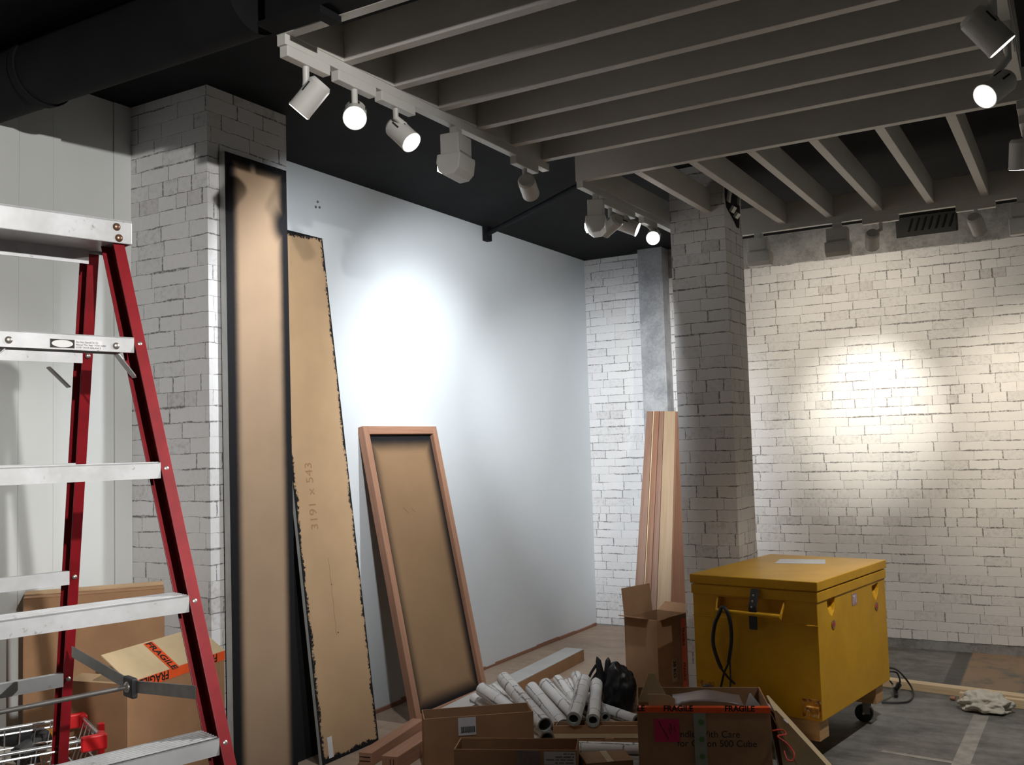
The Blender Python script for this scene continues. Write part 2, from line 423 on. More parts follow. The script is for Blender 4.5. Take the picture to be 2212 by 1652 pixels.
# ================================================================== the room
XW, YW, ZC = -3.643, 7.476, 3.104
ZS = 2.82; HS = .13
floor = struct(MB().box(-3.75, 2.6, -3.1, 7.6, -.1, 0).build('floor', M_FLOOR))
struct(MB().box(-3.75, 2.6, -3.1, 7.6, ZC, ZC + .1).build('ceiling', M_BLACKC))
wl = struct(MB().box(XW - .1, XW, -3.1, 7.6, 0, ZC).build('wall_left', M_BLUEW))
for y0, y1, t, m in ((-3.0, 2.2952, .03, M_PANELW), (2.2962, 2.4455, .03, M_PANELW), (2.4465, 2.481, .03, M_PANELW), (2.481, 2.752, .004, M_PANELW), (2.755, 2.843, .008, M_PANELW)):
    MB().box(XW, XW + t, y0, y1, 0, ZC - .002).build('wall_panel', m, wl)
wb = struct(MB().box(XW - .1, 2.6, YW, YW + .12, 0, ZC).build('wall_back', M_CONC))
MB().box(XW + .001, -2.96, YW - .003, YW, .012, ZC - .003).build('wallpaper', M_BRICK, wb)
MB().box(-2.96, 2.499, YW - .003, YW, .066, 2.862).build('wallpaper', M_BRICK, wb)
struct(MB().box(2.5, 2.6, -3.1, 7.6, 0, ZC).build('wall_right', M_PANELW))
struct(MB().box(-3.75, 2.6, -3.1, -3.0, 0, ZC).build('wall_front', M_PANELW))
k = MB()
y = 3.33
while y < 7.44:                        # splintered timber strip left under the wall lining
    y2 = min(y + random.uniform(.12, .4), 7.45); h = random.uniform(.012, .034)
    k.box(XW, XW + random.uniform(.006, .016), y, y2, .0, h); y = y2
struct(k.build('baseboard_left', M_WOODB))
# floor lines
for a, b, wd in (((2120, 1545), (2075, 1652), .075), ((1905, 1622), (2140, 1660), .035)):
    p, q = at(*a, 2, 0), at(*b, 2, 0); q = q + (q - p) * .8; d = (q - p).normalized(); n = V((-d.y, d.x, 0)) * wd / 2
    MB().hexa([p - n + UP * .0004, q - n + UP * .0004, q + n + UP * .0004, p + n + UP * .0004, p - n + UP * .0012, q - n + UP * .0012, q + n + UP * .0012, p + n + UP * .0012]).build('painted_line', M_TAPEL, floor)

# pillars and column
tag(MB().box(XW + .001, -3.147, 2.8445, 3.322, 0, ZC - .001).build('square_pillar', M_BRICK), 'thick square pillar papered in white brick print, with tall black-edged board against it', 'pillar')
P2 = thing('square_pillar', 'slim square pillar papered in white brick print, rising past the ceiling slats', 'pillar', (-1.85, 5.45, 0))
shaft = MB().box(-2.014, -1.688, 5.293, 5.62, 0, ZC - .001).build('shaft', [M_BRICK, M_CONC], P2)
cy, cz = 5.455, 2.905                  # torn hole near the top of the side face
ring = [(-.13, .14), (-.14, .0), (-.12, -.06), (-.06, -.085), (0, -.11), (.06, -.145), (.11, -.14), (.14, -.02), (.14, .14)]
carve(shaft, prism([V((-1.67, cy + a, cz + b)) for a, b in ring], [V((-1.83, cy + a, cz + b)) for a, b in ring]), P2)
for p in shaft.data.polygons:
    c = p.center + parent_world(P2)
    p.material_index = 1 if (-1.84 < c.x < -1.6885 and 5.30 < c.y < 5.61 and 2.7 < c.z < 3.1) else 0
k = MB()
for a, b, w_, l_ in ((-.10, -.02, .035, .10), (.09, .0, .02, .12), (-.05, -.07, .05, .03), (.02, -.09, .05, .025)):
    k.obox((-1.6865, cy + a - w_ / 2, cz + b), (.012, 0, -.01), (0, w_, 0), (.02, 0, l_))
k.build('torn_paper', M_PLASTIC, P2)
tag(MB().box(-3.085, -2.875, 7.335, YW - .0035, 0, ZC - .001).build('rendered_column', M_COLC), 'bare grey rendered column standing against the brick-print back wall', 'column')

# black services under the ceiling
D = thing('ceiling_duct', 'large black round duct running under the black ceiling', 'duct', (-2.9, 2.164, 2.84))
MB().cyl((XW + .001, 2.164, 2.961), (-2.17, 2.164, 2.961), .12, seg=40).build('pipe', M_DUCT, D, True)
MB().cyl((-3.28, 2.164, 2.961), (-3.25, 2.164, 2.961), .128, seg=40).build('joint_ring', M_DUCT, D, True)
MB().cyl((-2.5, 2.164, 3.07), (-2.47, 2.164, 3.103), .012, seg=8).build('hanger', M_DUCT, D)
D = thing('ceiling_pipe', 'thin black pipe clipped under the ceiling beside the large duct', 'pipe', (-2.9, 1.7, 3.0))
MB().cyl((XW + .04, 1.72, 3.03), (1.5, 1.72, 3.03), .05, seg=20).build('pipe', M_DUCT, D, True)
MB().cyl((-1.2, 1.72, 3.06), (-1.2, 1.72, 3.103), .012, seg=8).build('hanger', M_DUCT, D)
D = thing('ceiling_conduit', 'slender black conduit crossing to the top of the plain white wall', 'pipe', (-3.0, 5.4, 3.0))
MB().tube([(-3.625, 5.86, 3.05), (-2.36, 4.93, 3.02), (-1.4, 4.22, 3.02)], .018, 10).build('tube', M_DUCT, D, True)
MB().box(-3.642, -3.60, 5.83, 5.89, 3.0, 3.103).build('wall_bracket', M_DUCT, D)
D = thing('added_beam', 'black steel beam in front of the first slat, under the black ceiling', 'beam', (.1, 2.13, ZS))  # added in place of more duct: hides the first slat's face, dims the rest
MB().box(-2.10, 2.49, 2.10, 2.176, 2.822, 2.836).build('lower_flange', M_DUCT, D)
MB().box(-2.10, 2.49, 2.133, 2.143, 2.836, ZC - .001).build('web', M_DUCT, D)
MB().box(-1.885, -1.845, 2.095, 2.19, 2.800, 2.822).build('clamp', M_DUCT, D)
vt = thing('air_vent', 'black louvred air vent on bare concrete above the brick-print wall', 'vent', (-.9, YW - .02, 2.97))
MB().box(-1.10, -.70, YW - .03, YW - .0005, 2.955, 3.095).build('frame', M_DARK, vt)
for i in range(7):
    x = -1.02 + i * .045; MB().obox((x, YW - .045, 2.985), (.012, 0, 0), (0, .015, 0), (.03, 0, .09)).build('louvre', M_DUCT, vt)

# ================================================================== slatted ceiling frames
def rod(par, x, y):
    MB().cyl((x, y, ZS + HS), (x, y, ZC - .001), .006, seg=8).build('hanger', M_STEEL, par)
FA = thing('slatted_ceiling_frame', 'hanging off-white frame of seven boards running parallel to the brick wall', 'ceiling frame', (-1.1, 3.0, ZS))
MB().box(-2.10, -2.06, 2.18, 3.87, ZS, ZS + HS).build('rail', M_SLAT, FA, bevel=.002)
MB().box(-.16, -.12, 2.18, 3.87, ZS, ZS + HS).build('rail', M_SLAT, FA, bevel=.002)
for i in range(7):
    y = 2.215 + .2745 * i
    MB().box(-2.06, -.16, y - .035, y + .005, ZS, ZS + HS).build('slat', M_SLAT, FA, bevel=.002)
MB().box(-2.098, -2.062, 2.18, 3.90, ZS - .034, ZS).build('lighting_track', M_LAMPW, FA, bevel=.002)
MB().box(-.158, -.122, 1.9, 3.90, ZS - .034, ZS).build('lighting_track', M_LAMPW, FA, bevel=.002)
for x, y in ((-2.08, 2.4), (-2.08, 3.7), (-.14, 2.4), (-.14, 3.7)): rod(FA, x, y)
FB = thing('slatted_ceiling_frame', 'hanging off-white frame whose boards run towards the brick wall, around slim pillar', 'ceiling frame', (-1.1, 5.0, ZS))
MB().box(-2.10, -.12, 4.245, 4.285, ZS, ZS + HS).build('edge_beam', M_SLAT, FB, bevel=.002)
MB().box(-2.10, -.12, 5.865, 5.905, ZS, ZS + HS).build('edge_beam', M_SLAT, FB, bevel=.002)
MB().box(-2.10, -2.06, 4.285, 5.865, ZS, ZS + HS).build('rail', M_SLAT, FB, bevel=.002)
MB().box(-.16, -.12, 4.285, 5.865, ZS, ZS + HS).build('rail', M_SLAT, FB, bevel=.002)
for i in range(6):
    x = -1.804 + .277 * i; y1 = 5.292 if i == 0 else 5.865
    if i < 6 and x < -.2: MB().box(x, x + .04, 4.285, y1, ZS, ZS + HS).build('slat', M_SLAT, FB, bevel=.002)
MB().box(-2.098, -2.062, 4.25, 5.6, ZS - .034, ZS).build('lighting_track', M_LAMPW, FB, bevel=.002)
MB().box(-.158, -.122, 4.25, 5.85, ZS - .034, ZS).build('lighting_track', M_LAMPW, FB, bevel=.002)
MB().box(-2.0, -.16, 5.867, 5.903, ZS - .034, ZS).build('lighting_track', M_LAMPW, FB, bevel=.002)
for x, y in ((-2.08, 4.5), (-2.08, 5.7), (-.14, 4.5), (-.14, 5.7)): rod(FB, x, y)

# ================================================================== track lamps
SPOTS = []
def spot(label, anchor, body, d, lit=True, power=0.0, col=(1, .96, .9), cone=50, blend=.5, along='Y', r=.039, L=.105, lampsize=.02, suffix=''):
    """track spotlight: adapter on the track, stem, drum, glowing lens and the lamp's own light"""
    anchor, body, d = V(anchor), V(body), V(d).normalized()
    t = thing('track_spotlight' + suffix, label, 'spotlight', (anchor.x, anchor.y, body.z - .06), 'spotlights clipped to the ceiling tracks')
    a = V((0, .1, 0)) if along == 'Y' else V((.1, 0, 0)); b = V((.017, 0, 0)) if along == 'Y' else V((0, .017, 0))
    MB().obox(anchor - a - b, 2 * a, 2 * b, UP * .036).build('adapter', M_LAMPW, t, bevel=.003)
    rear = body - d * (L * .5); front = body + d * (L * .5)
    up = UP - d * UP.dot(d); up = up.normalized() if up.length > .1 else d.orthogonal().normalized()
    neck = body - d * (L * .12) + up * (r * .8)
    MB().tube([anchor + UP * .005, V((anchor.x, anchor.y, max(neck.z + .02, anchor.z - .05))), neck], .011, 12).build('stem', M_LAMPW, t, True)
    dr = MB().cyl(rear, front, r, r, 32).cyl(rear - d * .012, rear, r * .8, r, 32, True).build('drum', M_LAMPW, t, True)
    side = d.cross(up)
    for sg in (-1, 1):
        for ph in (25, 70):
            q = (side * math.cos(math.radians(ph)) * sg + up * math.sin(math.radians(ph))); w_ = d.cross(q)
            MB().obox(rear + d * .012 + q * (r - .002) - w_ * .003, d * .036, w_ * .006, q * .0032).build('vent_slot', M_DARK, dr)
    MB().cyl(front - d * .004, front + d * .003, r * 1.03, r * 1.03, 32).build('rim', M_LAMPW, t, True)
    MB().cyl(front + d * .0032, front + d * .0045, r * .93, r * .93, 32).build('lens' + suffix, M_LENS if lit else M_LENSOFF, t)
    if power:
        ld = bpy.data.lights.new('lamp', 'SPOT'); ld.energy = power * POWER; ld.color = col; ld.spot_size = math.radians(cone); ld.spot_blend = blend
        ld.shadow_soft_size = lampsize; lo = bpy.data.objects.new('track_lamp_right_offscreen' if suffix else 'lamp_light', ld); COL.objects.link(lo)
        lo.parent = t; lo.location = front + d * .012 - t.location; lo.rotation_euler = d.to_track_quat('-Z', 'Y').to_euler()
    return t
def flood(label, anchor, face, drop=.03, power=0.0, col=(1, .95, .88), aim=None, cone=110):
    """boxy wall-washer: square gear box, slot and a rounded hood below it"""
    anchor = V(anchor); f = V(face).normalized(); s = V((-f.y, f.x, 0))
    t = thing('wall_washer_lamp', label, 'floodlight', (anchor.x, anchor.y, anchor.z - .2), 'boxy wall washers clipped to the ceiling tracks')
    MB().obox(anchor - s * .025 - f * .015, s * .05, f * .03, UP * (.036)).build('adapter', M_LAMPW, t, bevel=.002)
    z1 = anchor.z; z0 = z1 - .095
    MB().obox(V((anchor.x, anchor.y, z0)) - s * .06 - f * .04, s * .12, f * .08, UP * .095).build('gear_box', M_LAMPW, t, bevel=.004)
    prof = [(-.05, -.005), (-.05, .012), (.05, .012), (.055, -.02), (.045, -.055), (.02, -.075), (-.02, -.072), (-.043, -.05)]
    k = MB(); c0 = V((anchor.x, anchor.y, z0)); A = [c0 - s * .07 + f * x + UP * z for x, z in prof]; B = [c0 + s * .07 + f * x + UP * z for x, z in prof]
    n = len(prof); b = len(k.v); k.v += A + B
    k.face(list(range(n)), [(0, 0)] * n); k.face(list(reversed(range(n, 2 * n))), [(0, 0)] * n)
    for i in range(n): k.face([i, n + i, n + (i + 1) % n, (i + 1) % n], [(0, 0)] * 4)
    hood = k.build('hood', M_LAMPW, t, bevel=.004)
    for q in (-1, 1):
        MB().obox(c0 - s * .05 + f * (.0405 * q if q > 0 else -.0415) + UP * .008, s * .1, f * .0012, UP * .016).build('slot', M_GREYEDGE, t)
    MB().obox(c0 - s * .055 + f * .0485 - UP * .050, s * .11, f * .0085, UP * .026).build('glass', M_LENS if power else M_LENSOFF, t)
    if power:
        ld = bpy.data.lights.new('lamp', 'SPOT'); ld.energy = power * POWER; ld.color = col; ld.spot_size = math.radians(cone); ld.spot_blend = .6
        ld.shadow_soft_size = .03; lo = bpy.data.objects.new('lamp_light', ld); COL.objects.link(lo); lo.parent = t
        src = c0 + f * .05 - UP * .09; lo.location = src - t.location
        lo.rotation_euler = (V(aim) - src).normalized().to_track_quat('-Z', 'Y').to_euler()
    return t
XL, XR, ZT = -2.08, -.14, ZS - .068
COOL, NEUT, WARM = (.93, .97, 1.0), (1, .97, .93), (1, .88, .70)
def toward(p, q): return V(q) - V(p)
# --- left track of the nearer frame
b = V((XL, 2.305, 2.655)); spot('track spotlight turned to the papered pillar, lens seen edge-on', (XL, 2.29, ZT), b, cvec(-.62, .72, .08), power=60, col=NEUT, cone=70, blend=1)
b = V((XL, 2.531, 2.665)); spot('dazzling track spotlight on the nearer slat frame, facing into the room', (XL, 2.53, ZT), b, toward(b, (-.25, .2, .9)), power=70, col=NEUT, cone=50, blend=1)
b = V((XL, 2.80, 2.668)); spot('lit track spotlight between the dazzling lamp and a boxy wall washer', (XL, 2.76, ZT), b, cvec(.60, .62, -.42), power=70, col=NEUT, cone=55, blend=1)
flood('boxy white wall washer hanging on the nearer slat frame', (XL, 3.15, ZT), (-1, -.12, 0), power=60, col=COOL, aim=(-3.64, 4.0, 1.5))
b = V((XL, 3.73, 2.675)); spot('track spotlight on the last slat end, turned to the back corner', (XL, 3.70, ZT), b, toward(b, (-3.35, 7.47, 1.45)), power=330, col=COOL, cone=46, blend=1)
# --- left track of the farther frame
flood('boxy white wall washer beside the slim pillar frame corner', (XL, 4.43, ZT), (-.9, -.35, 0), power=75, col=COOL, aim=(-3.64, 5.6, 1.5))
b = V((XL, 4.60, 2.66)); spot('track spotlight crowded against a boxy wall washer, turned to the plain white wall', (XL, 4.60, ZT), b, toward(b, (-3.643, 5.15, 1.95)), power=75, col=COOL, cone=62, blend=1)
b = V((XL, 4.83, 2.70)); spot('lit track spotlight pointing sideways past the slim pillar', (XL, 4.80, ZT), b, cvec(.86, .36, -.22), power=60, col=COOL, cone=60, blend=1)
b = V((XL + .01, 5.17, 2.70)); spot('dazzling track spotlight beside the slim pillar, facing into the room', (XL, 5.12, ZT), b, toward(b, (-.5, .2, .7)), power=80, col=COOL, cone=50, blend=1)
# --- right tracks
b = V((XR - .02, 2.80, 2.575)); spot('track spotlight at the slat ends with its lens seen as a thin ellipse', (XR, 2.74, ZT), b, cvec(.62, .72, -.12), power=90, col=WARM, cone=70, blend=1)
b = V((XR - .04, 3.36, 2.60)); spot('lit track spotlight at the slat ends, swung towards the ladder', (XR, 3.40, ZT), b, cvec(-.76, .56, -.33), power=230, col=NEUT, cone=60, blend=1)
b = V((XR - .025, 4.42, 2.645)); spot('track spotlight on the far frame side rail, pointing down past the yellow chest', (XR, 4.44, ZT), b, cvec(.10, .93, .25), power=110, col=NEUT, cone=90, blend=1)
# --- track outside the picture: its lamp throws the duct's level shadow on the panelled wall and papered pillar
XT = 2.2
ct = thing('lighting_track', 'white lighting track hanging over the open floor beside the slat frames', 'lighting track', (XT, .3, ZS - .034))
MB().box(XT - .018, XT + .018, -1.0, 1.6, ZS - .034, ZS).build('bar', M_LAMPW, ct, bevel=.002)
for y in (-.7, 1.3): MB().cyl((XT, y, ZS), (XT, y, ZC - .001), .006, seg=8).build('hanger', M_STEEL, ct)
b = V((XT - .02, -.32, 2.72)); spot('track spotlight on the separate track, aimed at the white panelled wall', (XT, -.3, ZT), b, toward(b, (-3.45, 2.5, 1.75)), power=600, col=NEUT, cone=36, blend=.7, lampsize=.04, suffix='_offscreen')
# --- far beam
YF = 5.885
flood('boxy wall washer right beside the slim pillar', (-1.665, YF, ZT), (0, 1, 0), power=30, col=WARM, aim=(-1.8, YW, 1.8))
flood('boxy wall washer in the middle of the far beam', (-1.195, YF, ZT), (0, 1, 0), power=30, col=WARM, aim=(-1.0, YW, 1.8))
b = V((-1.005, YF + .02, 2.66)); spot('track spotlight pointing down at the brick-print back wall, beside a wall washer', (-.95, YF, ZT), b, toward(b, (-1.36, YW, 1.70)), power=150, col=(1, .94, .82), cone=40, blend=1, along='X')
b = V((-.45, YF + .01, 2.67)); spot('tilted track spotlight on the far beam before the air vent', (-.45, YF, ZT), b, toward(b, (-.12, YW, 1.5)), power=95, col=WARM, cone=64, blend=1, along='X')
flood('boxy wall washer at the end of the far beam', (-.22, YF, ZT), (0, 1, 0))

# ================================================================== small wall fittings
so = thing('power_outlet', 'white double power outlet low on the brick-print back wall', 'outlet', (-3.388, YW - .004, .17))
p = at(1347, 1300, 1, YW - .004)
MB().box(p.x - .042, p.x + .042, YW - .013, YW - .0031, p.z - .032, p.z + .032).build('plate', M_PLASTIC, so, bevel=.003)
for dx in (-.018, .018):
    MB().box(p.x + dx - .006, p.x + dx + .006, YW - .0165, YW - .0131, p.z + .012, p.z + .024).build('switch', M_LABEL, so)
hk = thing('wall_plugs', 'cluster of three grey fixing plugs left in the plain white wall', 'wall plugs', (XW, 4.09, 2.9))
for px, py in ((686, 436), (682, 447), (690, 448)):
    q = at(px, py, 0, XW); MB().dome(q, (1, 0, 0), .008, .006, 10).build('plug', M_STEEL, hk, True)
# ================================================================== step ladder
LTH = .2677; LS = V((math.sin(LTH), math.cos(LTH), 0)); LT = V((math.cos(LTH), -math.sin(LTH), 0))
def LQ(z): return V((-2.0494, 1.5434, 0)) + (LT * .3142 + LS * .072) * (2.08 - z) + UP * z
def LR(z): return LQ(z) - LT * (.1426 + (2.08 - z) * .672)       # rear rail, same side
def LW(z): return .36 + 2 * .072 * (2.08 - z)
lad = thing('step_ladder', 'red fibreglass step ladder with worn aluminium treads before the papered pillar', 'ladder', (-2.1, 1.5, 0))
def channel(z0, z1, fn, sgn, back, depth, name):
    k = MB(); f = .028; t = .004
    for (s0, s1, t0, t1) in ((0, f, -t, 0), (f - t, f, -depth + t, -t), (0, f, -depth, -depth + t)):
        pts = []
        for z in (z0, z1):
            q = fn(z)
            for a, b in ((s0, t0), (s1, t0), (s1, t1), (s0, t1)):
                pts.append(q + LS * a * sgn + LT * b * back)
        k.hexa(pts if sgn * back > 0 else [pts[i] for i in (3, 2, 1, 0, 7, 6, 5, 4)])
    return k.build(name, M_RED, lad, bevel=.001)
channel(.02, 2.075, LQ, 1, 1, .078, 'front_rail')
channel(.02, 2.075, lambda z: LQ(z) - LS * LW(z), -1, 1, .078, 'front_rail')
channel(.02, 2.06, LR, 1, 1, .06, 'rear_rail')
channel(.02, 2.06, lambda z: LR(z) - LS * LW(z), -1, 1, .06, 'rear_rail')
for fn in (LQ, lambda z: LQ(z) - LS * (LW(z) + .028), LR, lambda z: LR(z) - LS * (LW(z) + .028)):
    q = fn(.0); MB().obox(q - LT * .075 - LS * .004, LT * .08, LS * .036, UP * .03).build('rubber_foot', M_RUBBER, lad, bevel=.004)
steps = {}
for n in range(1, 7):
    z = .3015 * n; q = LQ(z); W_ = LW(z)
    k = MB(); o = q - LS * W_
    k.obox(o - LT * .084 - UP * .003, LT * .088, LS * W_, UP * .003)
    k.obox(o - UP * .037, LT * .004, LS * W_, UP * .037)
    k.obox(o - LT * .084 - UP * .034, LT * .004, LS * W_, UP * .031)
    k.obox(o - LT * .004 - UP * .037, LT * .004, LS * W_, UP * .004)
    for i in range(6): k.obox(o - LT * (.012 + .012 * i), LT * .004, LS * W_, UP * .0015)
    steps[n] = k.build('tread', M_ALU, lad)
    for fn in (lambda: q + LS * .014 + LT * .001, lambda: q - LS * (W_ + .014) + LT * .001):
        MB().dome(fn() - UP * .016 + LT * .0, LT, .0085, .005).build('rivet', M_RIVET, lad, True)
    r = LR(z); o = r - LS * LW(z)
    k = MB().obox(o + UP * -.035, -LT * .003, LS * LW(z), UP * .035).obox(o, -LT * .022, LS * LW(z), UP * .003)
    k.build('rear_bar', M_ALU, lad)
    MB().dome(r + LS * .014 - UP * .015 + LT * .001, LT, .007, .004).build('rivet', M_RIVET, lad, True)
# top cap
z1, z0 = 2.105, 2.050; q = LQ(2.08); ce = q + LS * .045 + LT * .02; k = MB(); Wc = .36 + .09
o = ce - LS * Wc
k.obox(V((o.x, o.y, z0)), -LT * .005, LS * Wc, UP * (z1 - z0)); k.obox(V((o.x, o.y, z1)) - LT * .17, LT * .17, LS * Wc, UP * .004)
k.obox(V((o.x, o.y, z0 + .0)) - LT * .17, LT * .005, LS * Wc, UP * (z1 - z0))
k.obox(V((ce.x, ce.y, z0)) - LS * .004 - LT * .165, LT * .16, LS * .004, UP * (z1 - z0)); k.build('top_cap', M_ALU, lad, bevel=.002)
k = MB().obox(V((o.x, o.y, z0 - .03)) - LT * .155, LT * .004, LS * (Wc - .05), UP * .06).obox(V((o.x, o.y, z0 + .006)) - LT * .155, LT * .15, LS * (Wc - .01), UP * .004); k.build('cap_liner', M_ALU, lad)
for px, py in ((252, 490), (257, 514)):
    p = atp(px, py, V((ce.x, ce.y, 2.08)), LT); MB().dome(p, LT, .010, .006).build('rivet', M_BRASS, lad, True)
# braces below the first tread, spreader bar and its rod
def strap(name, a, b, wdir, w_, t_, mat):
    a, b = V(a), V(b); d = (b - a); n = d.cross(V(wdir)).normalized()
    return MB().obox(a - V(wdir) * w_ / 2 - n * t_ / 2, d, V(wdir) * w_, n * t_).build(name, mat, lad, bevel=.001)
n6 = LQ(1.809)
p0 = atp(256, 764, n6, LT); p1 = atp(306, 814, n6, LT)
strap('brace', p0 - LT * .012, p1 - LT * .03 - LS * .004, LT, .028, .003, M_ALU)
strap('brace', p0 - LS * .25 - LT * .012, p1 - LS * .36 - LT * .03, LT, .028, .003, M_ALU)
MB().dome(atp(318, 816, n6, LT) , LT, .0085, .005).build('rivet', M_RIVET, lad, True)
for px, py in ((251, 747), (19, 734)):
    MB().dome(atp(px, py, n6 + LT * .0042, LT), LT, .0085, .005).build('rivet', M_RIVET, lad, True)
r6 = LR(1.77)
strap('brace', atp(107, 792, r6, LT) - LT * .01, atp(152, 836, LR(1.70), LT) - LT * .01, LT, .026, .004, M_STEEL)
NPL = LT.cross(LS * .072 - UP).normalized()
a = atp(156, 1407, LR(1.0) - LS * .004, NPL); h = atp(285, 1482, LQ(1.0) - LS * .004, NPL); b = atp(414, 1492, LQ(1.0) - LS * .004, NPL)
up2 = V((0, 0, 1))
strap('spreader_arm', a, h, up2, .030, .004, M_STEEL); strap('spreader_arm', h, b + LT * .02, up2, .030, .004, M_STEEL)
MB().obox(h - LT * .028 - LS * .012 - UP * .026, LT * .056, LS * .016, UP * .05).build('spreader_hinge', M_RUBBER, lad, bevel=.004)
MB().tube([h - LS * .006, h - LS * .62], .006, 10).build('spreader_rod', M_STEEL, lad, True)
MB().dome(h - LS * .012, -LS, .014, .008).build('hinge_bolt', M_RIVET, lad, True)
# warning sticker on the first tread
n_ = LT; f0 = n6 + LT * .0043
c0, c1 = atp(107, 751, f0, LT), atp(213, 752, f0, LT)
hgt = .022; rt = LS
st = MB().poly([c0, c0 + rt * .118, c0 + rt * .118 + UP * hgt, c0 + UP * hgt]).build('sticker', M_WHITE, lad)
MB().poly([c0 + LT * .0003 + rt * .001 + UP * .001, c0 + LT * .0003 + rt * .055 + UP * .001, c0 + LT * .0003 + rt * .055 + UP * (hgt - .001), c0 + LT * .0003 + rt * .001 + UP * (hgt - .001)]).build('black_block', M_INK, st)
cc = c0 + LT * .0006 + rt * .028 + UP * hgt / 2
MB().poly([cc + rt * (.0235 * math.cos(i * .2618)) + UP * (.0085 * math.sin(i * .2618)) for i in range(24)]).build('white_oval', M_WHITE, st)
for i, ln in enumerate(('Do Not Stand On Or', 'Above This Step -YOU CAN', 'LOSE YOUR BALANCE')):
    text('warning_text', ln, .0058, c0 + LT * .0005 + rt * .058 + UP * (hgt - .0075 - i * .0062), LS, UP, M_INK, st)

# ================================================================== leaning boards
def slab(par_name, label, cat, bl, ex, ey, W_, L_, th, face, edge, back, parent=None):
    bl, ex, ey = V(bl), V(ex).normalized(), V(ey).normalized(); n = ex.cross(ey).normalized()
    t = thing(par_name, label, cat, (bl.x, bl.y, 0))
    A = [bl, bl + ex * W_, bl + ex * W_ + ey * L_, bl + ey * L_]; B = [p - n * th for p in A]
    MB().poly(A, [(0, 0), (W_, 0), (W_, L_), (0, L_)]).poly([p - n * .002 for p in reversed(A)], [(0, 0)] * 4).build('face_sheet', face, t)
    k = MB()
    for i in range(4):
        j = (i + 1) % 4; k.poly([A[i], B[i], B[j], A[j]][::1], [(0, 0)] * 4)
    k.build('edge_trim', edge, t)
    MB().poly(list(reversed(B)), [(0, 0)] * 4).build('back_sheet', back, t)
    return t, n
K1 = kraft('kraft_sprayed_wide', .374, 2.825, .062, .05, .05, .10, .026, .0025, (.40, .28, .185), blobs=((.37, 2.56, .085), (.30, .0, .14), (.10, -.05, .11)))
bl = V((-3.088, 2.905, .0)); tl = V((-3.108, 2.905, 2.822)); ey = tl - bl
slab('tall_board', 'tall narrow kraft board with wide black sprayed border, flat against the papered pillar', 'board', bl, (0, 1, 0), ey, .374, ey.length, .034, K1, M_GREYEDGE, M_BLACKB)
K2 = kraft('kraft_brushed', .44, 2.735, .020, .017, .020, .024, .006, .034, (.57, .385, .225))
bl = V((-3.285, 3.655, 0)); tl = V((-3.615, 3.655, 2.714)); ey = tl - bl
tb, nn = slab('tall_board', 'tall kraft board with ragged black painted edges, leaning on the plain white wall', 'board', bl, (0, 1, 0), ey, .437, ey.length, .018, K2, M_GREYEDGE, M_BLACKB)
eyn = ey.normalized(); exn = V((0, 1, 0))
M_PENCIL = plain('pencil', (.36, .215, .11), .8)
for s_, off in (('3191', 1.13), ('x', 1.31), ('543', 1.37)): text('pencil_note', s_, .075, bl + exn * .15 + eyn * off + nn * .0012, eyn, -exn, M_PENCIL, tb)
MB().tube([bl + exn * .20 + eyn * (.98 - .03 * i) + exn * (.002 * (i % 3)) + nn * .001 for i in range(14)], .0009, 5).build('pencil_line', M_PENCIL, tb)
for y_, x_ in ((.845, .205), (.60, .215)): MB().dome(bl + exn * x_ + eyn * y_ + nn * .0005, nn, .004, .001).build('dark_spot', M_INK, tb)
MB().poly([bl + exn * .05 + eyn * .02 + nn * .002, bl + exn * .085 + eyn * .02 + nn * .002, bl + exn * .085 + eyn * .12 + nn * .002, bl + exn * .05 + eyn * .12 + nn * .002]).build('paper_tag', M_WHITE, tb)
bl = V((-3.43, 3.60, 0)); tl = V((-3.625, 3.60, 2.62)); ey = tl - bl
slab('tall_board', 'second tall board leaning behind the ragged-edged one, only its grey edge showing', 'board', bl, (0, 1, 0), ey, .43, ey.length, .014, M_BLACKB, M_GREYEDGE, M_BLACKB)
# framed board
bl = V((-3.262, 4.405, 0)); tl = V((-3.606, 4.405, 1.665)); ey = tl - bl; L_ = ey.length; ey.normalize(); ex = V((0, 1, 0)); n = ex.cross(ey); W_ = .738; b_ = .048; dpt = .045
fr = thing('framed_board', 'kraft board in a reddish timber frame, leaning on the plain white wall', 'framed board', (bl.x, bl.y, 0))
for (x0, x1, y0, y1) in ((0, b_, 0, L_), (W_ - b_, W_, 0, L_), (b_, W_ - b_, L_ - b_, L_), (b_, W_ - b_, 0, b_)):
    MB().obox(bl + ex * x0 + ey * y0 - n * dpt, ex * (x1 - x0), ey * (y1 - y0), n * dpt).build('frame_bar', M_WOODR, fr, bevel=.002)
K3 = kraft('kraft_scorched', W_ - 2 * b_, L_ - 2 * b_, .055, .05, .075, .055, .05, .004, (.33, .205, .112))
A = [bl + ex * b_ + ey * b_ - n * .028, bl + ex * (W_ - b_) + ey * b_ - n * .028, bl + ex * (W_ - b_) + ey * (L_ - b_) - n * .028, bl + ex * b_ + ey * (L_ - b_) - n * .028]
MB().poly(A, [(0, 0), (W_ - 2 * b_, 0), (W_ - 2 * b_, L_ - 2 * b_), (0, L_ - 2 * b_)]).build('infill_panel', K3, fr)
MB().tube([A[0] + ex * .22 + ey * 1.16 + n * .001, A[0] + ex * .27 + ey * 1.12 + n * .001], .001, 5).build('scratch', M_PENCIL, fr)
MB().tube([A[0] + ex * .30 + ey * 1.15 + n * .001, A[0] + ex * .34 + ey * 1.12 + n * .001], .001, 5).build('scratch', M_PENCIL, fr)

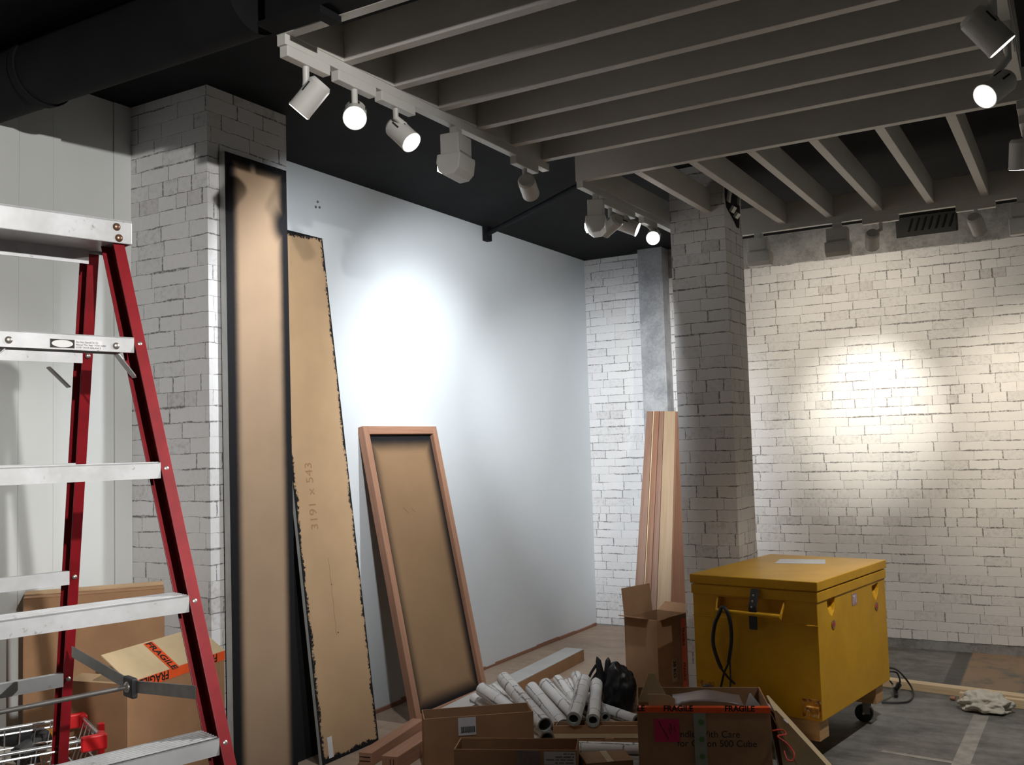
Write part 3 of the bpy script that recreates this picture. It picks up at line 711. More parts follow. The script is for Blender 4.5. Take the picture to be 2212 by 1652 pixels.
# planks leaning on the rendered column
def plank(label, xb0, xb1, xt0, xt1, mat, th=.03, ybot=1412, ytop=888, ymid=7.30):
    q0, q1 = at(xb0, ybot, 2, 0), at(xb1, ybot, 2, 0); t0, t1 = at(xt0, ytop, 1, ymid), at(xt1, ytop, 1, ymid); d = V((0, th, 0))
    o = MB().hexa([q0, q1, q1 + d, q0 + d, t0, t1, t1 + d, t0 + d]).build('leaning_plank', mat, bevel=.0015)
    return tag(o, label, 'plank', 'planks leaning on the rendered column')
plank('reddish plank at the outer edge of the bundle on the grey column', 1362, 1383, 1397, 1410, M_WOODR2)
plank('thin pale plank between the reddish and the brown one on the grey column', 1384, 1386, 1411, 1413, M_PINE, .03)
plank('brown plank deep inside the bundle on the grey column', 1388, 1399, 1414, 1424, M_WOODB, .02)
plank('red-brown plank beside the wide pale board on the grey column', 1400, 1414, 1425, 1434, M_WOODR2, .025)
plank('wide pale veneered board on the bundle leaning on the grey column', 1415, 1446, 1435, 1459, M_WOODL2, .03)
q0, q1 = at(1448, 1411, 2, 0), at(1492, 1398, 2, 0); t0, t1 = at(1459.5, 889, 1, 7.30), at(1463, 889, 1, 7.31); d = V((.004, .02, 0))
tag(MB().hexa([q0, q1, q1 + d, q0 + d, t0, t1, t1 + d, t0 + d]).build('leaning_board', M_WOODB), 'brown board closing the side of the plank bundle on the grey column', 'board')
# ================================================================== cartons
def carton(name, label, p, ux, uy, z0, z1, mat, th=.006, open_top=True, cat='box', inner=None):
    """p: front-left bottom corner (xy), ux along the front, uy to the back"""
    t = thing(name, label, cat, (p[0], p[1], z0)); p = V((p[0], p[1], 0)); ux, uy = V(ux), V(uy); h = UP * (z1 - z0); o = p + UP * z0
    nx, ny = ux.normalized() * th, uy.normalized() * th
    k = MB()
    k.obox(o, ux, ny, h); k.obox(o + uy - ny, ux, ny, h); k.obox(o + ny, nx, uy - 2 * ny, h); k.obox(o + ux - nx + ny, nx, uy - 2 * ny, h)
    k.obox(o + nx + ny, ux - 2 * nx, uy - 2 * ny, UP * th)
    if not open_top: k.obox(o + h, ux, uy, UP * th)
    k.build('body', mat, t, bevel=.0015)
    return t, o, ux, uy, h
def flap(t, hinge, along, out, mat=None, th=.005, name='flap'):
    hinge, along, out = V(hinge), V(along), V(out); n = along.cross(out).normalized() * th
    return MB().obox(hinge, along, out, n).build(name, mat or M_CARD, t)
def quad(t, name, o, ex, ey, mat): 
    o, ex, ey = V(o), V(ex), V(ey); n = ex.cross(ey).normalized() * .0008
    return MB().obox(o, ex, ey, n).build(name, mat, t)
def at_z(px, py, z): return at(px, py, 2, z)
def xy(v): return V((v.x, v.y, 0))

# --- open carton with the barcode label
z = .262; a = dp(915, 1553, 4.55); z = a.z; b = at_z(1152, 1536, z); ux = xy(b - a); uy = V((-ux.y, ux.x, 0)).normalized() * .17
t, o, ux, uy, h = carton('open_carton', 'open brown carton with a barcode label, in front of the wallpaper rolls', (a.x, a.y), ux, uy, 0, z, M_CARD)
fn = V((ux.y, -ux.x, 0)).normalized(); un = ux.normalized(); top = o + h
l0 = top + un * (ux.length * .31) - UP * .088 + fn * .0012
lb = quad(t, 'barcode_label', l0, un * .084, UP * .082, M_LABEL)
xx = .012
random.seed(3)
for i in range(15):
    wq = random.choice((.0015, .0025, .004)); quad(lb, 'barcode_bar', l0 + un * xx + UP * .012 + fn * .0009, un * wq, UP * .028, M_INK); xx += wq + .0016
# --- long flat carton with the address label
a = dp(980, 1618, 4.25); z = a.z; b = at_z(1246, 1620, z); ux = xy(b - a); uy = V((-ux.y, ux.x, 0)).normalized() * .17
t, o, ux, uy, h = carton('long_carton', 'long low carton with a printed address label and pale tape', (a.x, a.y), ux, uy, 0, z, M_CARD2)
fn = V((ux.y, -ux.x, 0)).normalized(); un = ux.normalized(); top = o + h
quad(t, 'pale_tape', top + un * (ux.length * .51) - UP * .10 + fn * .001, un * (ux.length * .19), UP * .098, M_PLASTIC2)
l0 = top + un * (ux.length * .735) - UP * .062 + fn * .001
lb = quad(t, 'address_label', l0, un * (ux.length * .255), UP * .055, M_LABEL)
for i, (x0, parts) in enumerate(((.62, (.10, .05, .12)), (.36, (.22, .24, .06)), (.06, (.26, .12, .18, .20)), (.34, (.10, .16, .26)))):
    x = x0                                  # the printed lines are too blurred to read: plain dashes of ink
    for w_ in parts:
        quad(lb, 'blurred_print', l0 + un * (ux.length * .255 * x) + UP * (.0425 - i * .0125) + fn * .001, un * (ux.length * .255 * w_), UP * .006, M_GREY); x += w_ + .035
# --- low tray carton and rolls' rest
a = at_z(1195, 1605, 0); z = .088; b = at_z(1383, 1605, 0); ux = xy(b - a); uy = V((-ux.y, ux.x, 0)).normalized() * .075
t, o, ux, uy, h = carton('low_tray_carton', 'low cardboard tray with a small folded tab, under the ends of the wallpaper rolls', (a.x, a.y), ux, uy, 0, z, M_CARD)
fn = V((ux.y, -ux.x, 0)).normalized(); un = ux.normalized()
quad(t, 'folded_lip', o + UP * .026 + fn * .002, ux, UP * .022, M_CARDL)
MB().obox(o + un * (ux.length * .60) + UP * .012 + fn * .003, un * .045, fn * .02, UP * .018).build('folded_tab', M_CARD, t)
# --- small closed carton
a = dp(1266, 1649, 4.2); z = a.z; b = at_z(1368, 1641, z); c = at_z(1261, 1625, z); ux = xy(b - a); uy = V((-ux.y, ux.x, 0)).normalized() * xy(c - a).length
t, o, ux, uy, h = carton('small_carton', 'small closed orange-brown carton beside the long low carton', (a.x, a.y), ux, uy, 0, z - .006, M_CARD, open_top=False)
quad(t, 'tape_strip', o + h + UP * .0062 + ux * .45, ux.normalized() * .03, uy, M_CARDL)
# --- the big carton with fragile tape
a = dp(1376, 1528, 4.2); z = a.z; b = at_z(1664, 1529, z); ux = xy(b - a); uy = V((-ux.y, ux.x, 0)).normalized() * .36
t, o, ux, uy, h = carton('fragile_carton', 'big open carton with red fragile tape and a magenta sticker, before the yellow chest', (a.x, a.y), ux, uy, 0, z, M_CARD2)
BIG = (o, ux, uy, h)
fn = V((ux.y, -ux.x, 0)).normalized(); un = ux.normalized(); top = o + h; Lx = ux.length
quad(t, 'fragile_tape', top - UP * .021 + fn * .0012, ux, UP * .021, M_ORANGE)
MB().obox(top - UP * .0 - fn * .03 , ux, fn * .0312, UP * .0012).build('fragile_tape', M_ORANGE, t)
for i, x in enumerate((.0, .20, .66)):
    text('tape_text', 'FRAGILE' if i else 'LE', .034, top + un * (Lx * x) - UP * .014 + fn * .0024, un, UP, M_INK, t, bold=.001)
sk = quad(t, 'magenta_sticker', top + un * (Lx * .125) - UP * .145 + fn * .0014, un * .108, UP * .098, M_PINK)
for p0, p1 in (((.02, .088), (.06, .012)), ((.06, .06), (.07, .035)), ((.07, .08), (.073, .05)), ((.085, .07), (.09, .045))):
    q = top + un * (Lx * .125) - UP * .145 + fn * .0028
    MB().tube([q + un * p0[0] + UP * p0[1], q + un * p1[0] + UP * p1[1]], .0016, 6).build('pen_stroke', M_INK, sk)
tp = quad(t, 'dotted_tape', top + un * (Lx * .425) - UP * .36 + fn * .0022, un * .052, UP * .338, M_CLEART)
for i in range(4):
    c = top + un * (Lx * .425 + .031) - UP * (.06 + i * .072) + fn * .0034
    MB().poly([c + un * (.0125 * math.cos(q * .7854)) + UP * (.0125 * math.sin(q * .7854)) for q in range(8)]).build('green_dot', M_GREEN, tp)
text('carton_text', 'Handle With Care', .040, top + un * (Lx * .235) - UP * .124 + fn * .0016, un, UP, M_INK, t)
text('carton_text', 'for Canon 500 Cube', .040, top + un * (Lx * .295) - UP * .163 + fn * .0016, un, UP, M_INK, t)
flap(t, top + ux - UP * .012, uy * .9, un * .10 - UP * .22 + fn * .0, M_CARD2)
# things poking out of it and beside it
c = top + un * .06 + uy * .25
tag(MB().hexa([c + un * -.055, c + un * .085, c + un * .085 + uy * .02, c - un * .055 + uy * .02, c + un * -.005 + UP * .125, c + un * .02 + UP * .125, c + un * .02 + UP * .125 + uy * .02, c - un * .005 + UP * .125 + uy * .02]).build('card_offcut', M_CARDL), 'pointed pale card offcut standing in the fragile carton', 'card')
c = top + un * .05 + uy * .08 - UP * .2
k = MB(); pr = [(0, 0), (.115, 0), (.115, .23), (.09, .245), (.04, .25), (0, .25)]
A = [c + un * x + UP * y_ for x, y_ in pr]; k.poly(A, [(0, 0)] * 6); k.poly([p + uy * .012 for p in reversed(A)], [(0, 0)] * 6)
for i in range(6): k.poly([A[i], A[i] + uy * .012, A[(i + 1) % 6] + uy * .012, A[(i + 1) % 6]], [(0, 0)] * 4)
tag(k.build('card_offcut', M_CARDL), 'round-cornered pale card offcut inside the front of the fragile carton', 'card')
k = MB(); rows = []
for i in range(9):
    row = []
    for j in range(5):
        x = .16 + .30 * i / 8; y_ = .1 + .6 * j / 4
        row.append(top + un * x + uy * y_ + UP * (.028 * math.sin(math.pi * i / 8) * (1 - .1 * j) - .006 + .004 * math.sin(i * 1.1 + j * .8)))
    rows.append(row)
for i in range(8):
    for j in range(4): k.poly([rows[i][j], rows[i + 1][j], rows[i + 1][j + 1], rows[i][j + 1]], [(0, 0)] * 4)
ps = k.build('plastic_sheet', M_PLASTIC2, None, True); bm = bmesh.new(); bm.from_mesh(ps.data); bmesh.ops.remove_doubles(bm, verts=bm.verts, dist=1e-5); bm.to_mesh(ps.data); bm.free(); md = ps.modifiers.new('thick', 'SOLIDIFY'); md.thickness = .003
tag(ps, 'crumpled mauve-grey plastic sheet lying across the fragile carton', 'plastic sheet')
c = top + un * (Lx * .82) + uy * .3 - UP * .04
tag(MB().hexa([c, c + un * .09, c + un * .09 + uy * .006, c + uy * .006, c + un * .028 + UP * .072, c + un * .034 + UP * .074, c + un * .034 + UP * .074 + uy * .006, c + un * .028 + UP * .072 + uy * .006]).build('paper_corner', M_WHITE), 'white paper corner sticking out of the fragile carton', 'paper')
c = top + ux + un * .004 - UP * .03
tag(MB().hexa([c + uy * .3, c + un * .07 + uy * .1 - UP * .045, c + un * .075 + uy * .12 - UP * .045, c + uy * .5, c + uy * .3 + UP * .012, c + un * .07 + uy * .1 - UP * .043, c + un * .075 + uy * .12 - UP * .043, c + uy * .5 + UP * .012]).build('paper_leaf', M_MAUVE), 'folded mauve paper slipping over the side of the fragile carton', 'paper')
# leaning card sheet on the right of it
q0 = at_z(1668, 1700, 0); q1 = at_z(1800, 1690, 0); hi = top + ux + un * .02 + uy * .1 - UP * .02
n = V((0, 0, .004))
tag(MB().hexa([q0 + un * .06, q1 + un * .04, q1 + un * .04 + uy * .7, q0 + un * .06 + uy * .7, hi, hi + un * .01, hi + un * .01 + uy * .7, hi + uy * .7]).build('card_sheet', M_CARDL), 'pale card sheet propped against the side of the fragile carton', 'card')
k = [dp(1668, 1578, 4.1), dp(1690, 1576, 4.12), dp(1697, 1586, 4.1), dp(1680, 1590, 4.05), dp(1700, 1606, 4.02), dp(1715, 1626, 3.97), dp(1712, 1642, 3.95), dp(1700, 1640, 3.95), dp(1694, 1622, 3.98)]
tag(MB().tube(spline(k, 6), .0035, 8).build('red_cord', M_REDCORD, None, True), 'thin red cord hanging in a loop over the pale card sheet', 'cord')

# --- tall open carton by the planks
c0 = at_z(1426, 1537, 0); dpt0 = (c0 - EYE).dot(C_F)
lf = dp(1366, 1322, dpt0 * 1.045); rt_ = dp(1488, 1318, dpt0 * 1.045); z = at(1428, 1336, 0, c0.x).z
lf = V((lf.x, lf.y, 0)); rt_ = V((rt_.x, rt_.y, 0)); uL = lf - xy(c0); uR = rt_ - xy(c0); uL = V((-uR.y, uR.x, 0)).normalized() * uL.length
t, o, ux, uy, h = carton('tall_open_carton', 'tall narrow open carton with a fragile tape strip, between bin bag and yellow chest', (c0.x, c0.y), uR, uL, 0, z, M_CARD)
un, yn = ux.normalized(), uy.normalized(); fn = V((ux.y, -ux.x, 0)).normalized()
flap(t, o + h + uy, ux * .85, UP * .16 + yn * .015, M_CARD)
flap(t, o + h + ux * .1, ux * .98, UP * .03 - yn * .07 + un * .01, M_CARD2)
flap(t, o + h + ux, uy * .95, UP * .04 + un * .07, M_CARD)
flap(t, o + h + uy * .25, uy * .72, UP * .012 - un * .06, M_CARD2)
quad(t, 'fragile_tape', o + ux * .72 + UP * .01 + fn * .0012, ux * .15, UP * (z - .03), M_ORANGE)
for i in range(2):
    text('tape_text', 'FRAGILE', .028, o + ux * .755 + UP * (z - .075 - i * .2) + fn * .0026, -UP, un, M_INK, t, bold=.0008)
quad(t, 'printed_box', o + ux * .40 + UP * .14 + fn * .0012, ux * .15, UP * .13, M_CARDT)
text('carton_text', '38 KO', .036, o + ux * .44 + UP * .26 + fn * .0026, -UP, un, M_INK, t, bold=.0008)

# --- cartons behind the ladder
A, B = V((-3.511, 2.254, 0)), V((-3.208, 2.659, 0)); ux = B - A; uy = V((-ux.y, ux.x, 0)).normalized() * .12
t, o, ux, uy, h = carton('upright_carton', 'upright closed carton standing against the wall behind the ladder', (A.x, A.y), ux, uy, 0, .994, M_CARD, open_top=False)
flap(t, o + h + UP * .007 + uy * .5, ux, uy * .48 + UP * .006, M_CARDT)
k2 = 3.2 / 2.8; Cn = dp(275, 1478, 3.2); Lc = dp(160, 1440, 3.06 * k2); Rc = dp(485, 1412, 3.23 * k2); z = Cn.z
uR = xy(Rc - Cn); uL = xy(Lc - Cn)
uL = V((-uR.y, uR.x, 0)).normalized() * (uL.length * .6)
t, o, ux, uy, h = carton('taped_carton', 'carton crossed with orange fragile tape behind the ladder', (Cn.x, Cn.y), uR, uL, 0, z, M_CARD)
un, yn = ux.normalized(), uy.normalized(); fn = V((ux.y, -ux.x, 0)).normalized()
fl = flap(t, o + h + un * .01, ux * .98, yn * .12 + UP * .085, M_CARDL, .004)
flap(t, o + h + uy * .05, uy * .9, UP * .012 + un * .06, M_CARDT, .004)
quad(t, 'fragile_tape', o + h - UP * .030 + fn * .0012, ux, UP * .034, M_ORANGE)
nf = (yn * .12 + UP * .085).normalized(); nn_ = un.cross(nf).normalized()
if nn_.dot(fn) < 0: nn_ = -nn_
quad(t, 'fragile_tape', o + h + ux * .40 + nn_ * .0055, un * .045, nf * .14, M_ORANGE)
for i, x in enumerate((.03, .55)): text('tape_text', 'FRAGILE', .040, o + h + UP * .001 + ux * (x + .36) + fn * .0026, -un, -UP, M_INK, t, bold=.001)
text('tape_text', 'FRAGILE', .040, o + h + ux * .413 + nf * .14 + nn_ * .0075, -nf, un, M_INK, t, bold=.001)
MB().tube([o + fn * .001 + UP * (z * .62) + ux * .02, o + fn * .001 + UP * (z * .62) + ux * .98], .0016, 5).build('crease', M_CARDT, t)

# ================================================================== wallpaper rolls
def roll(i, near, far, r, label, inner=.62, swirl=False):
    near, far = V(near), V(far); ax = far - near; L_ = ax.length; ax.normalize(); a = ax.orthogonal().normalized(); c = ax.cross(a); seg = 28; k = MB(); ri = r * inner
    for rad, flip in ((r, 0), (ri, 1)):
        b = len(k.v); k.k = flip
        for j in range(seg + 1):
            th = 2 * math.pi * j / seg; d = a * math.cos(th) + c * math.sin(th); k.v += [near + d * rad, far + d * rad]
        for j in range(seg):
            f = [b + 2 * j, b + 2 * j + 1, b + 2 * j + 3, b + 2 * j + 2]; w0, w1 = j / seg * 2 * math.pi * r + i * .37, (j + 1) / seg * 2 * math.pi * r + i * .37
            uv = [(i * 1.3, w0), (i * 1.3 + L_, w0), (i * 1.3 + L_, w1), (i * 1.3, w1)]
            k.face(f[::-1] if not flip else f, uv[::-1] if not flip else uv)
    k.k = 1; s2 = 2 * (seg + 1)
    for e in (0, 1):
        for j in range(seg):
            f = [2 * j + e, 2 * j + 2 + e, s2 + 2 * j + 2 + e, s2 + 2 * j + e]; k.face(f if e == 0 else f[::-1], [(0, 0)] * 4)
    o = k.build('wallpaper_roll', [M_ROLL, M_TUBEIN], None, True)
    return tag(o, label, 'wallpaper roll', 'rolls of brick-print wallpaper heaped on the floor')
HEAP = 'roll of white brick-print wallpaper in the heap on the floor'
rolls = [((1177, 1566, 0.126), (1088, 1466, 0.218), .034, 'thick wallpaper roll with a wide open end beside the barcode carton'),
 ((1118, 1541, 0.101), (1040, 1488, 0.171), .033, HEAP), ((1130, 1541, 0.042), (1064, 1487, 0.130), .028, HEAP), ((1088, 1553, 0.038), (1024, 1508, 0.099), .027, 'wallpaper roll at the edge of the heap next to the framed board'),
 ((1216, 1568, 0.062), (1148, 1486, 0.164), .033, HEAP), ((1258, 1564, 0.040), (1177, 1477, 0.150), .032, HEAP), ((1250, 1530, 0.051), (1204, 1467, 0.133), .026, HEAP),
 ((1262, 1534, 0.026), (1227, 1473, 0.070), .023, 'small wallpaper roll low in the heap, only its rounded end peeping out'), ((1270, 1530, 0.085), (1245, 1460, 0.152), .028, HEAP),
 ((1239, 1553, 0.125), (1262, 1470, 0.210), .033, 'wallpaper roll on top of the heap pointing its hollow end at the tray carton'),
 ((1281, 1556, 0.115), (1289, 1476, 0.156), .030, 'wallpaper roll beside the bin bag showing its hollow end'),
 ((1308, 1549, 0.055), (1286, 1508, 0.083), .023, 'short wallpaper roll wedged between the bin bag and the roll with hollow end'), ((1376, 1556, 0.031), (1300, 1530, 0.031), .027, 'wallpaper roll lying along the foot of the bin bag'),
 ((1182, 1598, 0.041), (1130, 1556, 0.041), .036, 'wallpaper roll at the bottom of the heap, mostly behind the barcode carton'),
 ((1196, 1573, 0.025), (1124, 1504, 0.075), .020, 'thinnest wallpaper roll, squeezed between two thick ones in the heap'),
 ((1248, 1613, 0.028), (1388, 1617, 0.028), .024, 'single white wallpaper roll lying crosswise in front of the tray carton')]
for i, (nr, fa, r, lb) in enumerate(rolls): roll(i, at_z(*nr), at_z(*fa), r * 1.15, lb, .82 if i in (0, 13) else .62)

# ================================================================== long pieces on the floor by the plain wall
pa = at_z(1262, 1427, 0); x1 = -3.13
pk = thing('long_flat_pack', 'long flat pack with silver top and brown sides lying along the plain wall', 'flat pack', (x1 - .06, 5.3, 0))
A = V((pa.x, pa.y, 0)); Bq = V((-3.03, 4.50, 0)); d = Bq - A; nx = V((d.y, -d.x, 0)).normalized()
if nx.x > 0: nx = -nx
MB().obox(A, d, nx * .14, UP * .078).build('carton_side', M_CARD, pk, bevel=.002)
MB().obox(A + UP * .0785, d, nx * .14, UP * .004).build('silver_top', M_SILVER, pk)
def timber(label, near, far, wd, ht, marks):
    near, far = xy(V(near)), xy(V(far)); d = far - near; n = V((d.y, -d.x, 0)).normalized() * wd; un = d.normalized()
    t = thing('frame_timber', label, 'timber', near)
    MB().obox(near - n / 2, d, n, UP * ht).build('bar', M_WOODR, t, bevel=.003)
    for s in marks:
        if s[0] == 'v': MB().obox(near - n * s[1] - un * .0012 - n.normalized() * .002, un * .001, n.normalized() * .004, UP * ht * .8).build('saw_mark', M_INK, t)
        else: MB().obox(near - n * .40 - un * .0012 + UP * ht * s[1], un * .001, n * .8, UP * .004).build('saw_mark', M_INK, t)
timber('reddish frame timber with two level saw marks on its end', at_z(789, 1655, 0), at_z(905, 1578, 0), .07, .065, (('h', .35), ('h', .65)))
timber('reddish frame timber with two upright saw marks on its end', at_z(842, 1668, 0), at_z(925, 1612, 0), .085, .075, (('v', -.05), ('v', -.25)))

# ================================================================== bin bag
def blob(name, mat, c, r, amp, freq, seed, flat=0.0, sub=4, lab=None, cat=None, ridged=False):
    bm = bmesh.new(); bmesh.ops.create_icosphere(bm, subdivisions=sub, radius=1.0)
    for v in bm.verts:
        d = v.co.normalized(); q = d * freq + V((seed, seed * 1.7, 0))
        n = mnoise.fractal(q, 1.0, 2.0, 3)
        if ridged: n = .5 - abs(n) * 1.6 + .4 * mnoise.noise(q * 3.1)
        v.co = V((d.x * r[0], d.y * r[1], d.z * r[2])) * (1 + amp * n)
        if v.co.z < -r[2] * flat: v.co.z = -r[2] * flat + (v.co.z + r[2] * flat) * .05
    zmin = min(v.co.z for v in bm.verts)
    for v in bm.verts: v.co.z -= zmin
    me = bpy.data.meshes.new(name); bm.to_mesh(me); bm.free(); me.materials.append(mat)
    for p in me.polygons: p.use_smooth = True
    o = bpy.data.objects.new(name, me); COL.objects.link(o); return o
bc = at_z(1337, 1534, 0)
bag = thing('bin_bag', 'black plastic bin bag with knotted ears beside the tall carton', 'bag', bc)
bo = blob('sack', M_BAG, bc, (.108, .095, .155), .22, 1.25, 3.1, .75, 5); bo.parent = bag
for i, (ox, oz, tx, tz) in enumerate(((-.10, .22, -.115, .305), (-.055, .22, -.05, .30))):
    d = C_R * ox; k = MB(); e = V((C_R.x, C_R.y, 0)).normalized()
    q = V((bc.x, bc.y, 0)) + e * ox; tip = V((bc.x, bc.y, 0)) + e * tx + UP * tz
    k.tube([q + UP * (oz - .05), q + UP * (oz + .0), (q + tip + UP * oz) / 2 + UP * .02, tip], [.03, .022, .016, .003], 9); k.build('knot_ear', M_BAG, bag, True)
e = V((C_R.x, C_R.y, 0)).normalized()
MB().tube(spline([bc + e * -.12 + UP * .26, bc + e * -.16 + UP * .20, bc + e * -.19 + UP * .12], 5), .008, 7).build('tie', M_BAG, bag, True)
MB().tube(spline([bc + e * -.115 + UP * .22, bc + e * -.15 + UP * .17, bc + e * -.17 + UP * .11], 5), .007, 7).build('tie', M_BAG, bag, True)
# ================================================================== yellow site chest
JA = math.radians(8.5); JF = V((-math.cos(JA), math.sin(JA), 0)); JB = V((math.sin(JA), math.cos(JA), 0)); JN = -JB; JR = -JF
J0 = V((-1.118, 4.625, 0)); JW, JL = .645, .945
jb = thing('site_chest', 'yellow steel site chest on timber skids and castors', 'tool chest', J0 + JF * JW / 2 + JB * JL / 2)
zb, zl = .213, .803
def jp(a, b, z): return J0 + JF * a + JB * b + UP * z
body = MB().obox(jp(0, 0, zb), JF * JW, JB * JL, UP * (zl - zb)).build('body', M_YEL, jb)
MB().obox(jp(-.010, -.010, zl + .004), JF * (JW + .02), JB * (JL + .02), UP * .044).build('lid', M_YEL, jb, bevel=.004)
MB().obox(jp(.004, .004, zl), JF * (JW - .008), JB * (JL - .008), UP * .004).build('lid_seal', M_YEL, jb)
MB().obox(jp(-.006, -.006, zl - .048), JF * (JW + .012), JB * (JL + .012), UP * .046).build('rim_band', M_YEL, jb, bevel=.003)
MB().obox(jp(-.003, -.003, zl - .160), JF * (JW + .006), JB * .006, UP * .006).build('fold_line', M_YEL, jb, bevel=.002)
fp = J0 + JN * .001
def jfront(px, py, off=0.0): return atp(px, py, J0 + JN * (.001 + off), JN)
# recess and drop handle
c = [jfront(*q) for q in ((1551, 1288), (1692, 1297), (1692, 1324), (1551, 1316))]
cuts = [prism([p + JN * .02 for p in c], [p - JN * .035 for p in c])]
hl, hr = jfront(1547, 1318, .05), jfront(1686, 1332, .05)
hd = MB().tube([hl, hr], .0105, 14).build('drop_handle', M_YEL, jb, True)
for q, (px, py) in ((hl, (1550, 1293)), (hr, (1694, 1304))):
    p = jfront(px, py); MB().hexa([p - JF * .003, p + JF * .003, q + JF * .003 - UP * .02, q - JF * .003 - UP * .02, p - JF * .003 + UP * .012, p + JF * .003 + UP * .012, q + JF * .003 + UP * .012, q - JF * .003 + UP * .012]).build('handle_bracket', M_YEL, hd, bevel=.002)
# rubber strap
s0 = jfront(1630, 1272, .02); sd = -UP * .175
sp = MB().obox(s0 - JR * .0205 - JN * .008, JR * .041, JN * .008, sd * .45 + JN * .035).obox(s0 - JR * .0205 + sd * .45 + JN * .027, JR * .041, JN * .008, sd * .62).build('strap', M_RUBBER, jb, bevel=.002)
for i in range(3): MB().dome(s0 + sd * (.16 + .15 * i) + JN * (.006 + .012 * (i + 1)), JN, .005, .003).build('strap_stud', M_RIVET, sp, True)
# side: pockets, locks, sticker
def jside(px, py, off=.0): return atp(px, py, J0 + JR * (.001 + off), JR)
for cx, cy in ((1796, 1302), (1891, 1270)):
    q = jside(cx, cy); w_ = .05
    pr = [(-w_, .016), (w_, .024), (w_ * .95, -.004), (w_ * .62, -.036), (.0, -.064), (-w_ * .62, -.040), (-w_ * .95, -.012)]
    cuts.append(prism([q + JR * .02 + JB * a_ + UP * b_ for a_, b_ in pr], [q - JR * (.045 * (b_ + .064) / .08 - .001) + JB * a_ + UP * b_ for a_, b_ in pr]))
for k in cuts:                        # cut the handle recess and lifting pockets out of the steel body
    carve(body, k, jb)
body.data.name = 'body'; body.data.materials.clear(); body.data.materials.append(M_YEL)
for p in body.data.polygons: p.material_index = 0
bv = body.modifiers.new('bevel', 'BEVEL'); bv.width = .003; bv.segments = 2; bv.limit_method = 'ANGLE'
for cx, cy in ((1800, 1348), (1893, 1309)):
    q = jside(cx, cy); lk = MB().cyl(q, q + JR * .003, .021, seg=20).build('key_lock', M_WOODB, jb, True); MB().cyl(q + JR * .003, q + JR * .0045, .009, seg=14).build('key_slot', M_PINK, lk, True)
q = jside(1841, 1309); stq = MB().obox(q, JB * .072, UP * .058, JR * .0008).build('sticker', plain('pale_pink_sticker', (.42, .25, .26), .6), jb)
text('sticker_text', '71', .055, q + JB * .012 + UP * .012 + JR * .0012, JB, UP, M_WHITE, stq, bold=.001)
# corner plates, skids, castors
for x0, w_ in ((.004, .09), (JW - .1, .095)):
    MB().obox(jp(x0, -.0025, zb + .03 if x0 > .1 else zb + .012), JF * w_, JB * .0022, UP * .085).build('corner_plate', M_RUST, jb, bevel=.001)
MB().obox(jp(.012, -.02, zb + .016), JF * .06, JB * .02, UP * .05).build('tie_down_cup', M_RUST, jb, bevel=.004)
for b in (.03, JL - .15):
    MB().obox(jp(.02, b - .02, zb - .095), JF * (JW - .10), JB * .11, UP * .095).build('skid', M_SKID, jb, bevel=.002)
for a, b, yaw in ((.10, .06, .3), (.10, JL - .09, .05), (JW - .15, .06, 1.0), (JW - .15, JL - .12, 1.3)):
    c = jp(a, b, 0); f = V((math.cos(yaw), math.sin(yaw), 0)); sdv = V((-f.y, f.x, 0)); cs = MB(); 
    cs.obox(c - f * .03 - sdv * .035 + UP * .112, f * .06, sdv * .07, UP * .006)
    for g in (-1, 1): cs.obox(c + sdv * (.024 * g - .002) - f * .018 + UP * .045, f * .036, sdv * .004, UP * .068)
    co = cs.build('castor', M_STEEL, jb)
    wc = c - f * .015 + UP * .047; MB().cyl(wc - sdv * .018, wc + sdv * .018, .047, seg=28).build('wheel', M_TYRE, co, True, .004)
    MB().cyl(wc - sdv * .027, wc + sdv * .027, .007, seg=10).build('axle', M_RIVET, co)
# paper on the lid
zt = zl + .0485
c = [at(*q, 2, zt) for q in ((1673, 1217), (1783, 1218), (1783, 1209), (1685, 1208))]
tag(MB().hexa(c + [p + UP * .002 for p in c]).build('paper_sheet', M_WHITE), 'white paper lying on the lid of the yellow chest', 'paper')
# black hose looped over the handle
def jl(pts, off): return [jfront(px, py, off[i] if isinstance(off, list) else off) for i, (px, py) in enumerate(pts)]
hs = thing('rubber_hose', 'black rubber hose looped over the handle of the yellow chest', 'hose', jfront(1560, 1480, .04))
p = [(1588, 1477), (1573, 1463), (1557, 1441), (1544, 1406), (1540, 1380), (1544, 1348), (1552, 1328), (1560, 1311), (1571, 1322), (1578, 1348), (1580, 1380), (1577, 1410), (1573, 1433), (1564, 1454), (1556, 1490)]
of = [.035, .05, .05, .05, .05, .06, .072, .066, .072, .055, .045, .035, .03, .02, .012]
pts = spline(jl(p, of), 5); n_ = len(pts)
rad = [.0055 if (i < n_ * .14 or i > n_ * .84) else .0095 for i in range(n_)]
MB().tube(pts, rad, 10).build('loop', M_RUBBER, hs, True)
MB().tube(spline(jl([(1577, 1430), (1578, 1465), (1577, 1488), (1571, 1512), (1566, 1530)], [.02, .012, .012, .02, .03]), 5), .0045, 8).build('tail', M_RUBBER, hs, True)
MB().tube(spline(jl([(1516, 1520), (1518, 1488), (1530, 1482), (1549, 1493), (1562, 1512), (1568, 1530)], [.05, .05, .055, .055, .05, .05]), 5), .010, 10).build('low_loop', M_RUBBER, hs, True)

